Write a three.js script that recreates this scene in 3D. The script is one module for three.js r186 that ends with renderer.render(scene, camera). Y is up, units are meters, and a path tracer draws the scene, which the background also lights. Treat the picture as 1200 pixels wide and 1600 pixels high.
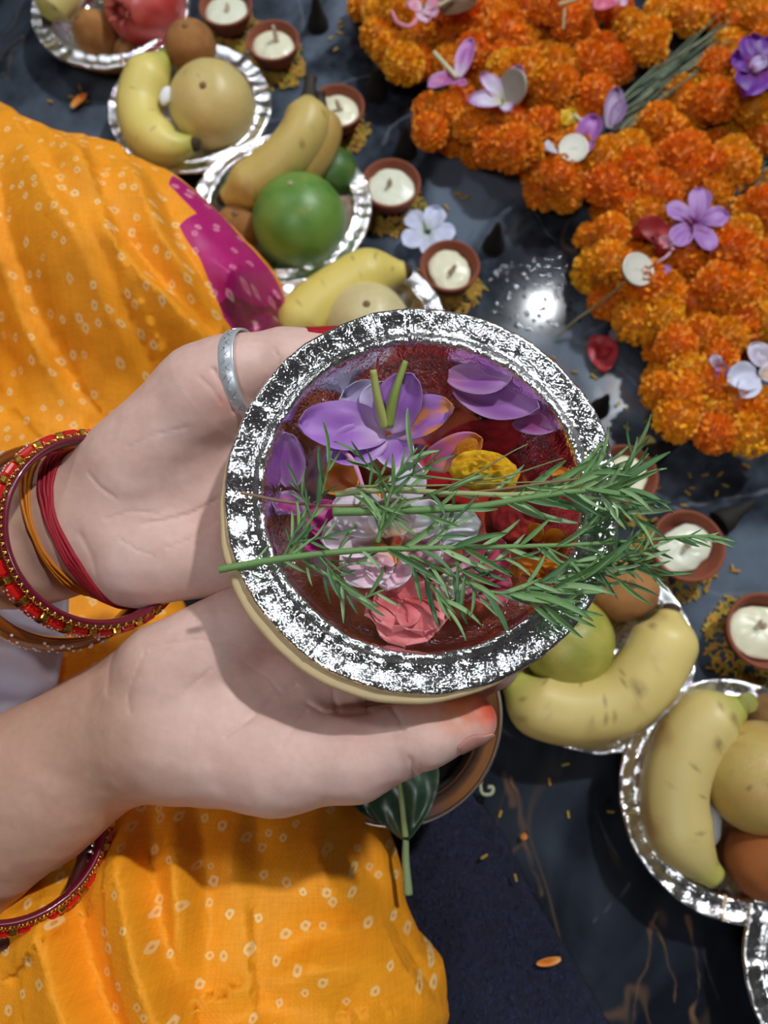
import * as THREE from 'three';
import { RectAreaLightUniformsLib } from 'three/addons/lights/RectAreaLightUniformsLib.js';
import { mergeGeometries, mergeVertices, toCreasedNormals } from 'three/addons/utils/BufferGeometryUtils.js';
import { ImprovedNoise } from 'three/addons/math/ImprovedNoise.js';

// ---------------------------------------------------------------- camera, lights, exposure
const TILT = 17 * Math.PI / 180, EYE = 0.507, FOCAL = 1202;           // a phone held 51 cm above the floor, tilted 17 degrees from straight down
const scene = new THREE.Scene();
const camera = new THREE.PerspectiveCamera(2 * Math.atan(800 / FOCAL) * 180 / Math.PI, 0.75, 0.02, 20);
camera.position.set(0, EYE, 0);
camera.up.set(0, Math.sin(TILT), -Math.cos(TILT));
camera.lookAt(0, EYE - Math.cos(TILT), -Math.sin(TILT));
camera.focus = 0.29; camera.userData.fStop = 8.5;
scene.add(camera);
const renderer = new THREE.WebGLRenderer({ antialias: true });
renderer.toneMapping = THREE.LinearToneMapping;
renderer.toneMappingExposure = 1.0;
renderer.shadowMap.enabled = true;
RectAreaLightUniformsLib.init();
scene.background = new THREE.Color(0x0b0c10);
const CEILING = 2.7;
// square LED ceiling lamps, the last added only as fill: [x, z, side, radiance, glow]
const LAMPS = [
  [1.30, -1.50, 0.15, 1020, 60, 'small square LED lamp nearest the right wall'],
  [0.74, -1.98, 0.09, 300, 45, 'smallest square LED lamp, towards the back wall'],
  [-1.05, -1.35, 0.30, 34, 20, 'square LED lamp over the back left of the room'],
  [-0.55, 1.10, 0.60, 9, 8, 'largest square LED lamp, added as fill near the front wall'],
];
const LAMP_COLOR = new THREE.Color().setRGB(0.93, 0.97, 1.0);

// ---------------------------------------------------------------- helpers
const V = (x, y, z) => new THREE.Vector3(x, y, z);
const noise = new ImprovedNoise();
const nz = (x, y, z) => noise.noise(x + 31.7, y + 11.3, z + 71.9);
const fbm = (x, y, z, n = 4) => { let s = 0, a = 0.5; for (let i = 0; i < n; i++) { s += a * nz(x, y, z); x *= 2.03; y *= 2.03; z *= 2.03; a *= 0.5; } return s; };
// quick two-dimensional value noise for textures, about -0.5 to 0.5
const lattice = new Float32Array(65536); { let q = 12345; for (let i = 0; i < 65536; i++) { q = (Math.imul(q, 1103515245) + 12345) >>> 0; lattice[i] = ((q >>> 8) & 65535) / 65535 - 0.5; } }
function n2(x, y, k = 0) {
  x += k * 17.13; y += k * 9.71; const xi = Math.floor(x), yi = Math.floor(y); let u = x - xi, v = y - yi; u = u * u * (3 - 2 * u); v = v * v * (3 - 2 * v);
  const a = xi & 255, b = (xi + 1) & 255, c = (yi & 255) << 8, d = ((yi + 1) & 255) << 8, p0 = lattice[a | c], p1 = lattice[a | d];
  const q0 = p0 + (lattice[b | c] - p0) * u, q1 = p1 + (lattice[b | d] - p1) * u; return q0 + (q1 - q0) * v;
}
function fb2(x, y, k, n = 4) { let s = 0, a = 0.9; for (let i = 0; i < n; i++) { s += a * n2(x, y, k + i); x = x * 2.03 + 5.1; y = y * 2.03 + 1.7; a *= 0.5; } return s; }
const clamp = (x, a = 0, b = 1) => Math.min(b, Math.max(a, x));
const mix = (a, b, t) => a + (b - a) * t;
const smooth = (a, b, x) => { const t = clamp((x - a) / (b - a)); return t * t * (3 - 2 * t); };
function rng(seed) { let s = seed >>> 0; return () => { s = (s + 0x6D2B79F5) >>> 0; let t = s; t = Math.imul(t ^ (t >>> 15), t | 1); t ^= t + Math.imul(t ^ (t >>> 7), t | 61); return ((t ^ (t >>> 14)) >>> 0) / 4294967296; }; }
const lin = (hex) => new THREE.Color(hex);                              // CSS colour to linear working colour

// the table-top frame: right, down and forward axes used to lay out what is held up in the hands, metres
const RIGHT = V(1, 0, 0), DOWN = V(0, -Math.sin(TILT), Math.cos(TILT)), FORWARD = V(0, -Math.cos(TILT), -Math.sin(TILT));
const HELD = new THREE.Matrix4().makeBasis(RIGHT, DOWN, FORWARD).setPosition(0, EYE, 0);   // rigid: held frame to world
const L = (x, y, d) => [d * (x - 600) / FOCAL, d * (y - 800) / FOCAL, d];
const P = (x, y, d) => V(...L(x, y, d)).applyMatrix4(HELD);
function F(x, y, h = 0) {                                               // the point of the level at height h under a sight line
  const dir = P(x, y, 1).sub(V(0, EYE, 0)); return V(0, EYE, 0).addScaledVector(dir, (h - EYE) / dir.y);
}
const taken = {};
function numbered(name) { const k = taken[name] = (taken[name] ?? -1) + 1; return k ? name + '_' + String(k).padStart(3, '0') : name; }
function tag(o, label, category, group, kind) {
  o.userData = { label, category };
  if (group) o.userData.group = group;
  if (kind) o.userData.kind = kind;
  return o;
}
function thing(name, label, category, at = [0, 0, 0], group, kind) {
  const o = new THREE.Group(); o.name = numbered(name); o.position.set(...(at.isVector3 ? at.toArray() : at)); scene.add(o);
  return tag(o, label, category, group, kind);
}
function mesh(name, geo, mat, parent, label) {
  const m = new THREE.Mesh(geo, mat); m.name = parent ? name : numbered(name);
  m.castShadow = m.receiveShadow = true;
  (parent ?? scene).add(m);
  if (label) m.userData.label = label;
  return m;
}
function lone(name, geo, mat, label, category, group, kind) { return tag(mesh(name, geo, mat), label, category, group, kind); }
function structure(name, geo, mat) { const m = mesh(name, geo, mat); m.userData = { kind: 'structure' }; return m; }

function dataTex(w, h, fn, srgb, repeat) {
  const d = new Uint8Array(w * h * 4);
  for (let y = 0; y < h; y++) for (let x = 0; x < w; x++) { const c = fn((x + 0.5) / w, (y + 0.5) / h), i = (y * w + x) * 4; d[i] = 255 * clamp(c[0]); d[i + 1] = 255 * clamp(c[1]); d[i + 2] = 255 * clamp(c[2]); d[i + 3] = 255; }
  const t = new THREE.DataTexture(d, w, h, THREE.RGBAFormat);
  t.magFilter = THREE.LinearFilter; t.minFilter = THREE.LinearFilter; t.wrapS = t.wrapT = repeat ?? THREE.RepeatWrapping;
  if (srgb) t.colorSpace = THREE.SRGBColorSpace;
  t.needsUpdate = true; return t;
}
const toS = (c) => c <= 0.0031308 ? 12.92 * c : 1.055 * Math.pow(c, 1 / 2.4) - 0.055;
function std(o) { return new THREE.MeshStandardMaterial({ side: THREE.DoubleSide, ...o }); }
function phys(o) { return new THREE.MeshPhysicalMaterial({ side: THREE.DoubleSide, ...o }); }

// per-vertex colour from a function of position (and normal)
function paint(geo, fn) {
  const p = geo.attributes.position, c = new Float32Array(p.count * 3), col = new THREE.Color();
  for (let i = 0; i < p.count; i++) { fn(p.getX(i), p.getY(i), p.getZ(i), col, i); c[3 * i] = col.r; c[3 * i + 1] = col.g; c[3 * i + 2] = col.b; }
  geo.setAttribute('color', new THREE.BufferAttribute(c, 3)); return geo;
}
const flat = (geo, c) => paint(geo, (x, y, z, o) => o.copy(c));
function join(list) { return mergeGeometries(list.map((g) => { const h = g.index ? g.toNonIndexed() : g.clone(); return h; })); }

// naive surface nets over a signed distance f (local metres)
function surfaceNets(f, lo, hi, cell, slack = 0.003) {
  const n = [0, 1, 2].map((k) => Math.ceil((hi[k] - lo[k]) / cell) + 2), [nx, ny, nzz] = n;
  const val = new Float32Array(nx * ny * nzz).fill(1), B = 6, at = (i, j, k) => i + nx * (j + ny * k);
  for (let k0 = 0; k0 < nzz; k0 += B) for (let j0 = 0; j0 < ny; j0 += B) for (let i0 = 0; i0 < nx; i0 += B) {
    const c = f(lo[0] + (i0 + B / 2) * cell, lo[1] + (j0 + B / 2) * cell, lo[2] + (k0 + B / 2) * cell);
    const far = Math.abs(c) > B * cell * 1.35 + slack;
    for (let k = k0; k < Math.min(k0 + B, nzz); k++) for (let j = j0; j < Math.min(j0 + B, ny); j++) for (let i = i0; i < Math.min(i0 + B, nx); i++)
      val[at(i, j, k)] = far ? c : f(lo[0] + i * cell, lo[1] + j * cell, lo[2] + k * cell);
  }
  const ids = new Int32Array(nx * ny * nzz).fill(-1), pos = [];
  const edges = [[0, 1], [2, 3], [4, 5], [6, 7], [0, 2], [1, 3], [4, 6], [5, 7], [0, 4], [1, 5], [2, 6], [3, 7]];
  for (let k = 0; k < nzz - 1; k++) for (let j = 0; j < ny - 1; j++) for (let i = 0; i < nx - 1; i++) {
    const v = [at(i, j, k), at(i + 1, j, k), at(i, j + 1, k), at(i + 1, j + 1, k), at(i, j, k + 1), at(i + 1, j, k + 1), at(i, j + 1, k + 1), at(i + 1, j + 1, k + 1)].map((q) => val[q]);
    let inside = 0; for (const q of v) if (q < 0) inside++;
    if (!inside || inside === 8) continue;
    let sx = 0, sy = 0, sz = 0, m = 0;
    for (const [a, b] of edges) if ((v[a] < 0) !== (v[b] < 0)) {
      const t = v[a] / (v[a] - v[b]); m++;
      sx += mix(a & 1, b & 1, t); sy += mix((a >> 1) & 1, (b >> 1) & 1, t); sz += mix((a >> 2) & 1, (b >> 2) & 1, t);
    }
    ids[at(i, j, k)] = pos.length / 3;
    pos.push(lo[0] + (i + sx / m) * cell, lo[1] + (j + sy / m) * cell, lo[2] + (k + sz / m) * cell);
  }
  const idx = [], quad = (a, b, c, d, flip) => { if (a < 0 || b < 0 || c < 0 || d < 0) return; flip ? idx.push(a, c, b, a, d, c) : idx.push(a, b, c, a, c, d); };
  for (let k = 1; k < nzz - 1; k++) for (let j = 1; j < ny - 1; j++) for (let i = 1; i < nx - 1; i++) {
    const s = val[at(i, j, k)] < 0;
    if (s !== val[at(i + 1, j, k)] < 0) quad(ids[at(i, j - 1, k - 1)], ids[at(i, j, k - 1)], ids[at(i, j, k)], ids[at(i, j - 1, k)], !s);
    if (s !== val[at(i, j + 1, k)] < 0) quad(ids[at(i - 1, j, k - 1)], ids[at(i - 1, j, k)], ids[at(i, j, k)], ids[at(i, j, k - 1)], !s);
    if (s !== val[at(i, j, k + 1)] < 0) quad(ids[at(i - 1, j - 1, k)], ids[at(i, j - 1, k)], ids[at(i, j, k)], ids[at(i - 1, j, k)], !s);
  }
  const g = new THREE.BufferGeometry(), P3 = new Float32Array(pos), N3 = new Float32Array(pos.length), e = cell * 0.35;
  for (let i = 0; i < P3.length; i += 3) {
    let nx_, ny_, nz_, l;
    for (let it = 0; it < 2; it++) {
      const [x, y, z] = [P3[i], P3[i + 1], P3[i + 2]];
      nx_ = f(x + e, y, z) - f(x - e, y, z); ny_ = f(x, y + e, z) - f(x, y - e, z); nz_ = f(x, y, z + e) - f(x, y, z - e);
      l = Math.hypot(nx_, ny_, nz_) || 1;
      const d = clamp(f(x, y, z) / Math.max(l / (2 * e), 0.5), -cell * 0.6, cell * 0.6);
      P3[i] -= d * nx_ / l; P3[i + 1] -= d * ny_ / l; P3[i + 2] -= d * nz_ / l;
    }
    N3[i] = nx_ / l; N3[i + 1] = ny_ / l; N3[i + 2] = nz_ / l;
  }
  g.setAttribute('position', new THREE.BufferAttribute(P3, 3)); g.setAttribute('normal', new THREE.BufferAttribute(N3, 3)); g.setIndex(idx);
  return g;
}
// smooth union of tapered capsules: {a, b, ra, rb, flat (squash along the third axis), k}
function bone(a, b, ra, rb, squash = 1, k = 0.006) { return { a, d: [b[0] - a[0], b[1] - a[1], b[2] - a[2]], ra, rb, s: squash, k }; }
function boneDist(o, x, y, z) {
  const d = o.d, px = x - o.a[0], py = y - o.a[1], pz = z - o.a[2];
  const t = clamp((px * d[0] + py * d[1] + pz * d[2]) / (d[0] * d[0] + d[1] * d[1] + d[2] * d[2] + 1e-12));
  const qx = px - t * d[0], qy = py - t * d[1], qz = (pz - t * d[2]) * o.s;
  return Math.sqrt(qx * qx + qy * qy + qz * qz) - (o.ra + (o.rb - o.ra) * t);
}
function smin(a, b, k) { const h = Math.max(k - Math.abs(a - b), 0) / k; return Math.min(a, b) - h * h * k * 0.25; }
// distance in the first two axes to a polyline
function lineDist(pts, x, y) {
  let best = 1e9;
  for (let i = 0; i + 1 < pts.length; i++) {
    const [ax, ay] = pts[i], dx = pts[i + 1][0] - ax, dy = pts[i + 1][1] - ay, t = clamp(((x - ax) * dx + (y - ay) * dy) / (dx * dx + dy * dy));
    best = Math.min(best, Math.hypot(x - ax - t * dx, y - ay - t * dy));
  }
  return best;
}
// a tube of varying radius along points
function tube(points, r0, r1 = r0, seg = 24, rad = 8, shape) {
  const curve = points.length > 2 ? new THREE.CatmullRomCurve3(points) : new THREE.LineCurve3(points[0], points[1]);
  const fr = curve.computeFrenetFrames(seg, false), pos = [], uv = [], idx = [], len = curve.getLength();
  for (let i = 0; i <= seg; i++) {
    const t = i / seg, c = curve.getPointAt(t);
    for (let j = 0; j <= rad; j++) {
      const a = j / rad * Math.PI * 2, r = shape ? shape(t, a) : mix(r0, r1, t);
      const q = c.clone().addScaledVector(fr.normals[i], Math.cos(a) * r).addScaledVector(fr.binormals[i], Math.sin(a) * r);
      pos.push(q.x, q.y, q.z); uv.push(a * 0.01, t * len);
      if (i < seg && j < rad) { const k = i * (rad + 1) + j; idx.push(k, k + rad + 1, k + 1, k + 1, k + rad + 1, k + rad + 2); }
    }
  }
  for (const [row, sgn] of [[0, 1], [seg, -1]]) {                      // close the ends
    const c = curve.getPointAt(row ? 1 : 0), b = pos.length / 3; pos.push(c.x, c.y, c.z); uv.push(0, 0);
    for (let j = 0; j < rad; j++) { const k = row * (rad + 1) + j; sgn > 0 ? idx.push(b, k, k + 1) : idx.push(b, k + 1, k); }
  }
  const g = new THREE.BufferGeometry();
  g.setAttribute('position', new THREE.Float32BufferAttribute(pos, 3)); g.setAttribute('uv', new THREE.Float32BufferAttribute(uv, 2)); g.setIndex(idx);
  g.computeVertexNormals(); return g;
}
// a sheet (u along, v across) with thickness: f(u, v) -> Vector3; front and back joined round the edge
function sheet(f, nu, nv, thick) {
  const grid = [], nrm = [];
  for (let i = 0; i <= nu; i++) for (let j = 0; j <= nv; j++) grid.push(f(i / nu, j / nv));
  const id = (i, j) => i * (nv + 1) + j, G = (i, j) => grid[id(clamp(i, 0, nu), clamp(j, 0, nv))];
  for (let i = 0; i <= nu; i++) for (let j = 0; j <= nv; j++) {
    const n = G(i + 1, j).clone().sub(G(i - 1, j)).cross(G(i, j + 1).clone().sub(G(i, j - 1)));
    nrm.push(n.lengthSq() > 0 ? n.normalize() : V(0, 1, 0));
  }
  const pos = [], uv = [], idx = [], N = grid.length;
  for (const s of [0.5, -0.5]) for (let i = 0; i <= nu; i++) for (let j = 0; j <= nv; j++) { const q = grid[id(i, j)].clone().addScaledVector(nrm[id(i, j)], s * thick); pos.push(q.x, q.y, q.z); uv.push(i / nu, j / nv); }
  for (let i = 0; i < nu; i++) for (let j = 0; j < nv; j++) {
    const a = id(i, j), b = id(i + 1, j), c = id(i + 1, j + 1), d = id(i, j + 1);
    idx.push(a, b, c, a, c, d, N + a, N + c, N + b, N + a, N + d, N + c);
  }
  const rim = []; for (let i = 0; i < nu; i++) rim.push(id(i, 0)); for (let j = 0; j < nv; j++) rim.push(id(nu, j)); for (let i = nu; i > 0; i--) rim.push(id(i, nv)); for (let j = nv; j > 0; j--) rim.push(id(0, j));
  rim.forEach((a, q) => { const b = rim[(q + 1) % rim.length]; idx.push(a, N + a, b, b, N + a, N + b); });
  const g = new THREE.BufferGeometry();
  g.setAttribute('position', new THREE.Float32BufferAttribute(pos, 3)); g.setAttribute('uv', new THREE.Float32BufferAttribute(uv, 2)); g.setIndex(idx); g.computeVertexNormals();
  return g;
}
function planarUV(geo, scale = 1) { const p = geo.attributes.position, uv = new Float32Array(p.count * 2); for (let i = 0; i < p.count; i++) { uv[2 * i] = p.getX(i) * scale; uv[2 * i + 1] = p.getZ(i) * scale; } geo.setAttribute('uv', new THREE.BufferAttribute(uv, 2)); return geo; }
// a polar blob: r(dir) around the origin
function blob(nu, nv, fn) {
  const g = new THREE.SphereGeometry(1, nu, nv), p = g.attributes.position, v = V(0, 0, 0);
  for (let i = 0; i < p.count; i++) { v.set(p.getX(i), p.getY(i), p.getZ(i)).normalize(); const q = fn(v); p.setXYZ(i, q.x, q.y, q.z); }
  const s = mergeVertices(g.deleteAttribute('normal').deleteAttribute('uv')); s.computeVertexNormals(); return s;
}

// ---------------------------------------------------------------- the setting: room shell and lamps
const ROOM = { x0: -2.3, x1: 2.6, z0: -3.2, z1: 2.4, t: 0.12 };
const SLAB = 1.7;                                                       // metres that one marble texture covers
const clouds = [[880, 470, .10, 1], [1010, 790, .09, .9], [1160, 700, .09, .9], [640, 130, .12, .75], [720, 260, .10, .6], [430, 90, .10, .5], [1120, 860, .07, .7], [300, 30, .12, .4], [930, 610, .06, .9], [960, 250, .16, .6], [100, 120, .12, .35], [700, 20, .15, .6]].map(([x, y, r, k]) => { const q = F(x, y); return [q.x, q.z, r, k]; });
const RUST = [0.17, 0.095, 0.055], PALE = [0.25, 0.28, 0.32];
const veins = [
  [RUST, .9, .0022, [800, 1215], [808, 1262], [818, 1300], [796, 1342], [806, 1390], [828, 1425]], [RUST, .8, .0016, [812, 1300], [832, 1330], [845, 1400]], [RUST, .7, .0014, [796, 1342], [780, 1376]], [RUST, .6, .0030, [786, 1205], [796, 1260]],
  [RUST, .8, .0016, [1030, 1425], [1012, 1480], [1000, 1560], [990, 1640]], [RUST, .8, .0024, [1080, 1430], [1092, 1500], [1080, 1580], [1090, 1660]], [RUST, .7, .0013, [1024, 1440], [1044, 1500], [1050, 1560]], [PALE, .35, .0018, [985, 1385], [955, 1415], [930, 1450]],
  [PALE, .55, .0010, [760, 260], [800, 300], [850, 350], [905, 415]], [PALE, .4, .0020, [640, 180], [612, 200], [590, 230]], [PALE, .5, .0026, [880, 690], [930, 650], [970, 640]], [PALE, .45, .0030, [1000, 800], [1090, 790], [1200, 760]], [PALE, .4, .0016, [1060, 905], [1130, 930], [1200, 925]],
  [PALE, .4, .0014, [955, 560], [1000, 600], [1030, 660]], [PALE, .6, .0050, [925, 585], [935, 620], [920, 660]], [PALE, .5, .0060, [1030, 735], [990, 780], [960, 810]],
].map(([c, k, w, ...pts]) => { const p = pts.map(([x, y]) => { const q = F(x, y); return [q.x, q.z]; }), m = 0.015; return { c, k, w, p, box: [Math.min(...p.map((q) => q[0])) - m, Math.max(...p.map((q) => q[0])) + m, Math.min(...p.map((q) => q[1])) - m, Math.max(...p.map((q) => q[1])) + m] }; });
const floorMap = dataTex(1800, 1800, (u, v) => {
  const x = (u - 0.5) * SLAB, z = (v - 0.5) * SLAB;
  const wx = x + 0.07 * fb2(x * 6, z * 6, 3, 3), wz = z + 0.07 * fb2(x * 6, z * 6, 9, 3);
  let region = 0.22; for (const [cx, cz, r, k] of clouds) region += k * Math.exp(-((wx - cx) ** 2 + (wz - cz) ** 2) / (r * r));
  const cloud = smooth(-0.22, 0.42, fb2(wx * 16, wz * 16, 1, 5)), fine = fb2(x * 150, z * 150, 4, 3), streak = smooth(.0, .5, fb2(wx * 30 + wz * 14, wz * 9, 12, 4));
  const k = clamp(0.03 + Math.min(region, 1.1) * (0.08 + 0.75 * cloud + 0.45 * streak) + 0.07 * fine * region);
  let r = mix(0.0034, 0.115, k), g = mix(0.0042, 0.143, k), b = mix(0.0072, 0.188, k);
  const crack = (ax, az, kk, w) => 1 - smooth(0, w, Math.abs(n2(ax, az, kk) + 0.30 * n2(ax * 3.1, az * 3.1, kk + 3) + 0.10 * n2(ax * 9, az * 9, kk + 5)));
  const pale = crack(wx * 5 + wz * 3, wz * 2.6 - wx, 21, 0.007) * smooth(-0.05, 0.25, n2(x * 6, z * 6, 55)) * 0.5;
  r = mix(r, 0.21, pale); g = mix(g, 0.23, pale); b = mix(b, 0.26, pale);
  const rust = Math.max(crack(wx * 15 + 3, wz * 4.2, 44, 0.02) * smooth(-.1, .25, n2(x * 7 + 3, z * 7, 65)), 0.7 * crack(wx * 24 + 1, wz * 9, 48, 0.016) * smooth(.05, .3, n2(x * 9 + 7, z * 5, 61)));
  r = mix(r, 0.155, rust * 0.62); g = mix(g, 0.088, rust * 0.62); b = mix(b, 0.05, rust * 0.62);
  const jx = x + 0.006 * fb2(x * 60, z * 60, 31, 3), jz = z + 0.006 * fb2(x * 60, z * 60, 37, 3);
  for (const q of veins) {
    if (jx < q.box[0] || jx > q.box[1] || jz < q.box[2] || jz > q.box[3]) continue;
    const w = q.w * (0.35 + 1.1 * clamp(0.5 + fb2(x * 50, z * 50, 71, 3))), m = (1 - smooth(w * 0.3, w, lineDist(q.p, jx, jz))) * q.k * clamp(0.55 + 1.2 * n2(x * 120, z * 120, 81));
    r = mix(r, q.c[0], m); g = mix(g, q.c[1], m); b = mix(b, q.c[2], m);
  }
  return [toS(r), toS(g), toS(b)];
}, true, THREE.MirroredRepeatWrapping);
const smear = dataTex(512, 512, (u, v) => { const q = 0.42 + 0.5 * smooth(-.2, .5, fb2(u * 14, v * 14, 3, 5)) + 0.15 * fb2(u * 90, v * 90, 7, 3); return [q, q, q]; }, false);
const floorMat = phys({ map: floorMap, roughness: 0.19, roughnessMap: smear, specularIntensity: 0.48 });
{
  const w = ROOM.x1 - ROOM.x0, d = ROOM.z1 - ROOM.z0, cx = (ROOM.x0 + ROOM.x1) / 2, cz = (ROOM.z0 + ROOM.z1) / 2, t = ROOM.t;
  const fl = new THREE.BoxGeometry(w, t, d).translate(cx, -t / 2, cz);
  const p = fl.attributes.position, uv = fl.attributes.uv;
  for (let i = 0; i < p.count; i++) uv.setXY(i, p.getX(i) / SLAB + 0.5, p.getZ(i) / SLAB + 0.5);
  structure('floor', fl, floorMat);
  const wallMat = std({ color: lin('#77726d'), roughness: 0.85 }), ceilMat = std({ color: lin('#cfd0d3'), roughness: 0.9 });
  structure('ceiling', new THREE.BoxGeometry(w + 2 * t, t, d + 2 * t).translate(cx, CEILING + t / 2, cz), ceilMat);
  structure('wall_left', new THREE.BoxGeometry(t, CEILING, d).translate(ROOM.x0 - t / 2, CEILING / 2, cz), wallMat);
  structure('wall_right', new THREE.BoxGeometry(t, CEILING, d).translate(ROOM.x1 + t / 2, CEILING / 2, cz), wallMat);
  structure('wall_back', new THREE.BoxGeometry(w, CEILING, t).translate(cx, CEILING / 2, ROOM.z0 - t / 2), wallMat);
  structure('wall_front', new THREE.BoxGeometry(w, CEILING, t).translate(cx, CEILING / 2, ROOM.z1 + t / 2), wallMat);
  const rimMat = std({ color: lin('#e8e8e8'), roughness: 0.5 });
  for (const [x, z, s, power, glow, label] of LAMPS) {
    const o = thing('ceiling_lamp', label, 'ceiling lamp', [x, CEILING - 0.03, z]);
    mesh('lamp_housing', new THREE.BoxGeometry(s + 0.03, 0.028, s + 0.03).translate(0, 0.015, 0), rimMat, o);
    mesh('diffuser', new THREE.BoxGeometry(s, 0.004, s).translate(0, -0.001, 0), std({ color: 0xffffff, emissive: LAMP_COLOR, emissiveIntensity: glow, roughness: 0.6 }), o);
    const l = new THREE.RectAreaLight(LAMP_COLOR, power, s, s); l.position.set(x, CEILING - 0.037, z); l.lookAt(x, 0, z); l.castShadow = true; scene.add(l);
  }
}

// ---------------------------------------------------------------- the person: two hands under the bowl, forearms, saree over folded legs
const person = thing('person', 'person in an orange dotted saree at left, holding a foil bowl in both palms', 'person', [-0.3, 0, -0.05]);
const toPerson = new THREE.Matrix4().makeTranslation(0.3, 0, 0.05);
// bones are given as [x, y, depth] in the held frame with radii in millimetres
const MM = 0.001, B = (a, b, ra, rb, s = 1, k = 6) => bone(L(...a), L(...b), ra * MM, rb * MM, s, k * MM);
const leftBones = [
  B([-700, 900, .36], [-260, 845, .338], 40, 35, 1.15, 10), B([-260, 845, .338], [40, 832, .322], 35, 29.5, 1.25, 10), B([40, 832, .322], [165, 810, .318], 29.5, 28, 1.35, 10),
  B([190, 770, .319], [420, 690, .324], 18, 12, 1, 10), B([195, 800, .320], [445, 750, .327], 18, 12, 1, 10),
  B([195, 830, .320], [445, 815, .327], 18, 11.5, 1, 10), B([195, 860, .318], [430, 872, .324], 17.5, 11, 1, 10), B([225, 880, .317], [340, 868, .318], 17.5, 14.5, 1, 10),
  B([205, 722, .313], [325, 614, .309], 19.5, 19.5, 1, 10), B([325, 614, .309], [372, 578, .305], 18, 13.6, 1, 9),
  B([360, 582, .307], [442, 562, .307], 13.5, 12.3, 1, 5), B([442, 562, .307], [528, 548, .311], 12, 9.4, 1, 4),
];
const leftFingers = [
  [[420, 690, .325], [590, 665, .339], [690, 655, .338], [745, 655, .334], 9.6], [[445, 750, .328], [610, 735, .341], [720, 725, .341], [785, 722, .337], 9.4],
  [[445, 815, .328], [600, 805, .341], [705, 795, .341], [765, 790, .338], 9], [[430, 872, .325], [560, 866, .338], [640, 855, .339], [690, 850, .336], 8],
];
const rightBones = [
  B([-700, 1760, .36], [-260, 1490, .335], 42, 36, 1.15, 10), B([-260, 1490, .335], [60, 1225, .322], 36, 31, 1.2, 10), B([60, 1225, .322], [215, 1122, .317], 31, 28.5, 1.3, 10),
  B([262, 1052, .309], [372, 984, .311], 21, 17, 1, 10), B([255, 1090, .312], [435, 962, .320], 19, 12.5, 1, 10), B([260, 1105, .313], [490, 1002, .323], 19, 12.5, 1, 10),
  B([265, 1120, .313], [532, 1042, .322], 19, 12.5, 1, 10), B([275, 1130, .312], [548, 1084, .318], 18, 11.5, 1, 10),
  B([290, 1155, .309], [430, 1182, .303], 22.5, 20.5, 1, 12), B([225, 1150, .314], [330, 1165, .308], 24, 19, 1, 12), B([430, 1182, .303], [555, 1180, .296], 20.5, 16.6, 1, 9),
  B([555, 1180, .296], [664, 1145, .290], 16.4, 12.8, 1, 4), B([664, 1145, .290], [737, 1125, .288], 12.8, 9.2, 1, 4),
];
const rightFingers = [
  [[548, 1084, .318], [650, 1078, .324], [730, 1062, .326], [778, 1045, .325], 9.8], [[532, 1042, .323], [640, 1014, .336], [740, 985, .337], [800, 965, .334], 9.4],
  [[490, 1002, .324], [590, 955, .337], [680, 922, .338], [735, 902, .335], 9], [[435, 962, .321], [520, 922, .336], [590, 900, .338], [640, 885, .335], 8],
];
function bounds(p, m) { return [Math.min(...p.map((q) => q[0])) - m, Math.max(...p.map((q) => q[0])) + m, Math.min(...p.map((q) => q[1])) - m, Math.max(...p.map((q) => q[1])) + m]; }
const X2 = (list) => list.map((pts) => ({ p: pts.slice(2).map(([x, y]) => L(x, y, .295)), depth: pts[0] * MM, w: pts[1] * 1.15 * MM })).map((c) => ({ ...c, box: bounds(c.p, 3 * c.w) }));
const leftCreases = X2([
  [0.8, 0.8, [225, 818], [260, 813], [300, 802], [345, 778], [372, 757]], [0.45, 0.7, [165, 812], [205, 798], [245, 803]], [0.5, 0.7, [262, 856], [300, 842], [352, 806], [380, 790]],
  [0.5, 0.7, [140, 741], [155, 760], [180, 778]], [1.1, 0.9, [334, 578], [352, 608], [366, 642]], [0.9, 0.9, [352, 612], [372, 640], [388, 650]], [0.5, 0.8, [312, 590], [330, 606], [345, 628]],
  [0.6, 1, [126, 836], [144, 870], [152, 905]], [0.35, 0.7, [200, 700], [240, 680], [290, 668]], [0.5, 0.6, [428, 545], [436, 560], [440, 580]], [0.35, 0.6, [190, 845], [215, 860], [240, 868]],
]);
const rightCreases = X2([
  [0.8, 0.9, [236, 1018], [262, 1008], [300, 1001], [350, 1003], [400, 1010], [440, 1020], [478, 1036]], [0.55, 0.7, [203, 1112], [200, 1085], [212, 1050], [226, 1022]],
  [0.4, 0.7, [262, 1135], [290, 1080], [330, 1045]], [0.9, 0.9, [352, 1150], [400, 1118], [430, 1092], [462, 1072]], [0.5, 0.8, [440, 1165], [470, 1122], [478, 1112]],
  [1.1, 0.9, [508, 1052], [520, 1075], [527, 1114]], [0.9, 0.8, [482, 1100], [505, 1114], [540, 1116], [580, 1112]], [0.9, 0.8, [545, 1066], [562, 1088], [574, 1108]],
  [1.1, 0.9, [612, 1106], [624, 1122], [630, 1140]], [0.8, 0.8, [641, 1185], [644, 1200], [650, 1222]], [0.5, 0.8, [168, 1085], [172, 1040], [182, 1010]], [0.4, 0.8, [233, 1093], [250, 1060], [262, 1040]],
  [0.4, 0.6, [655, 1196], [662, 1206], [668, 1215]], [0.35, 0.7, [380, 1035], [420, 1060], [440, 1085]],
]);
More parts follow.
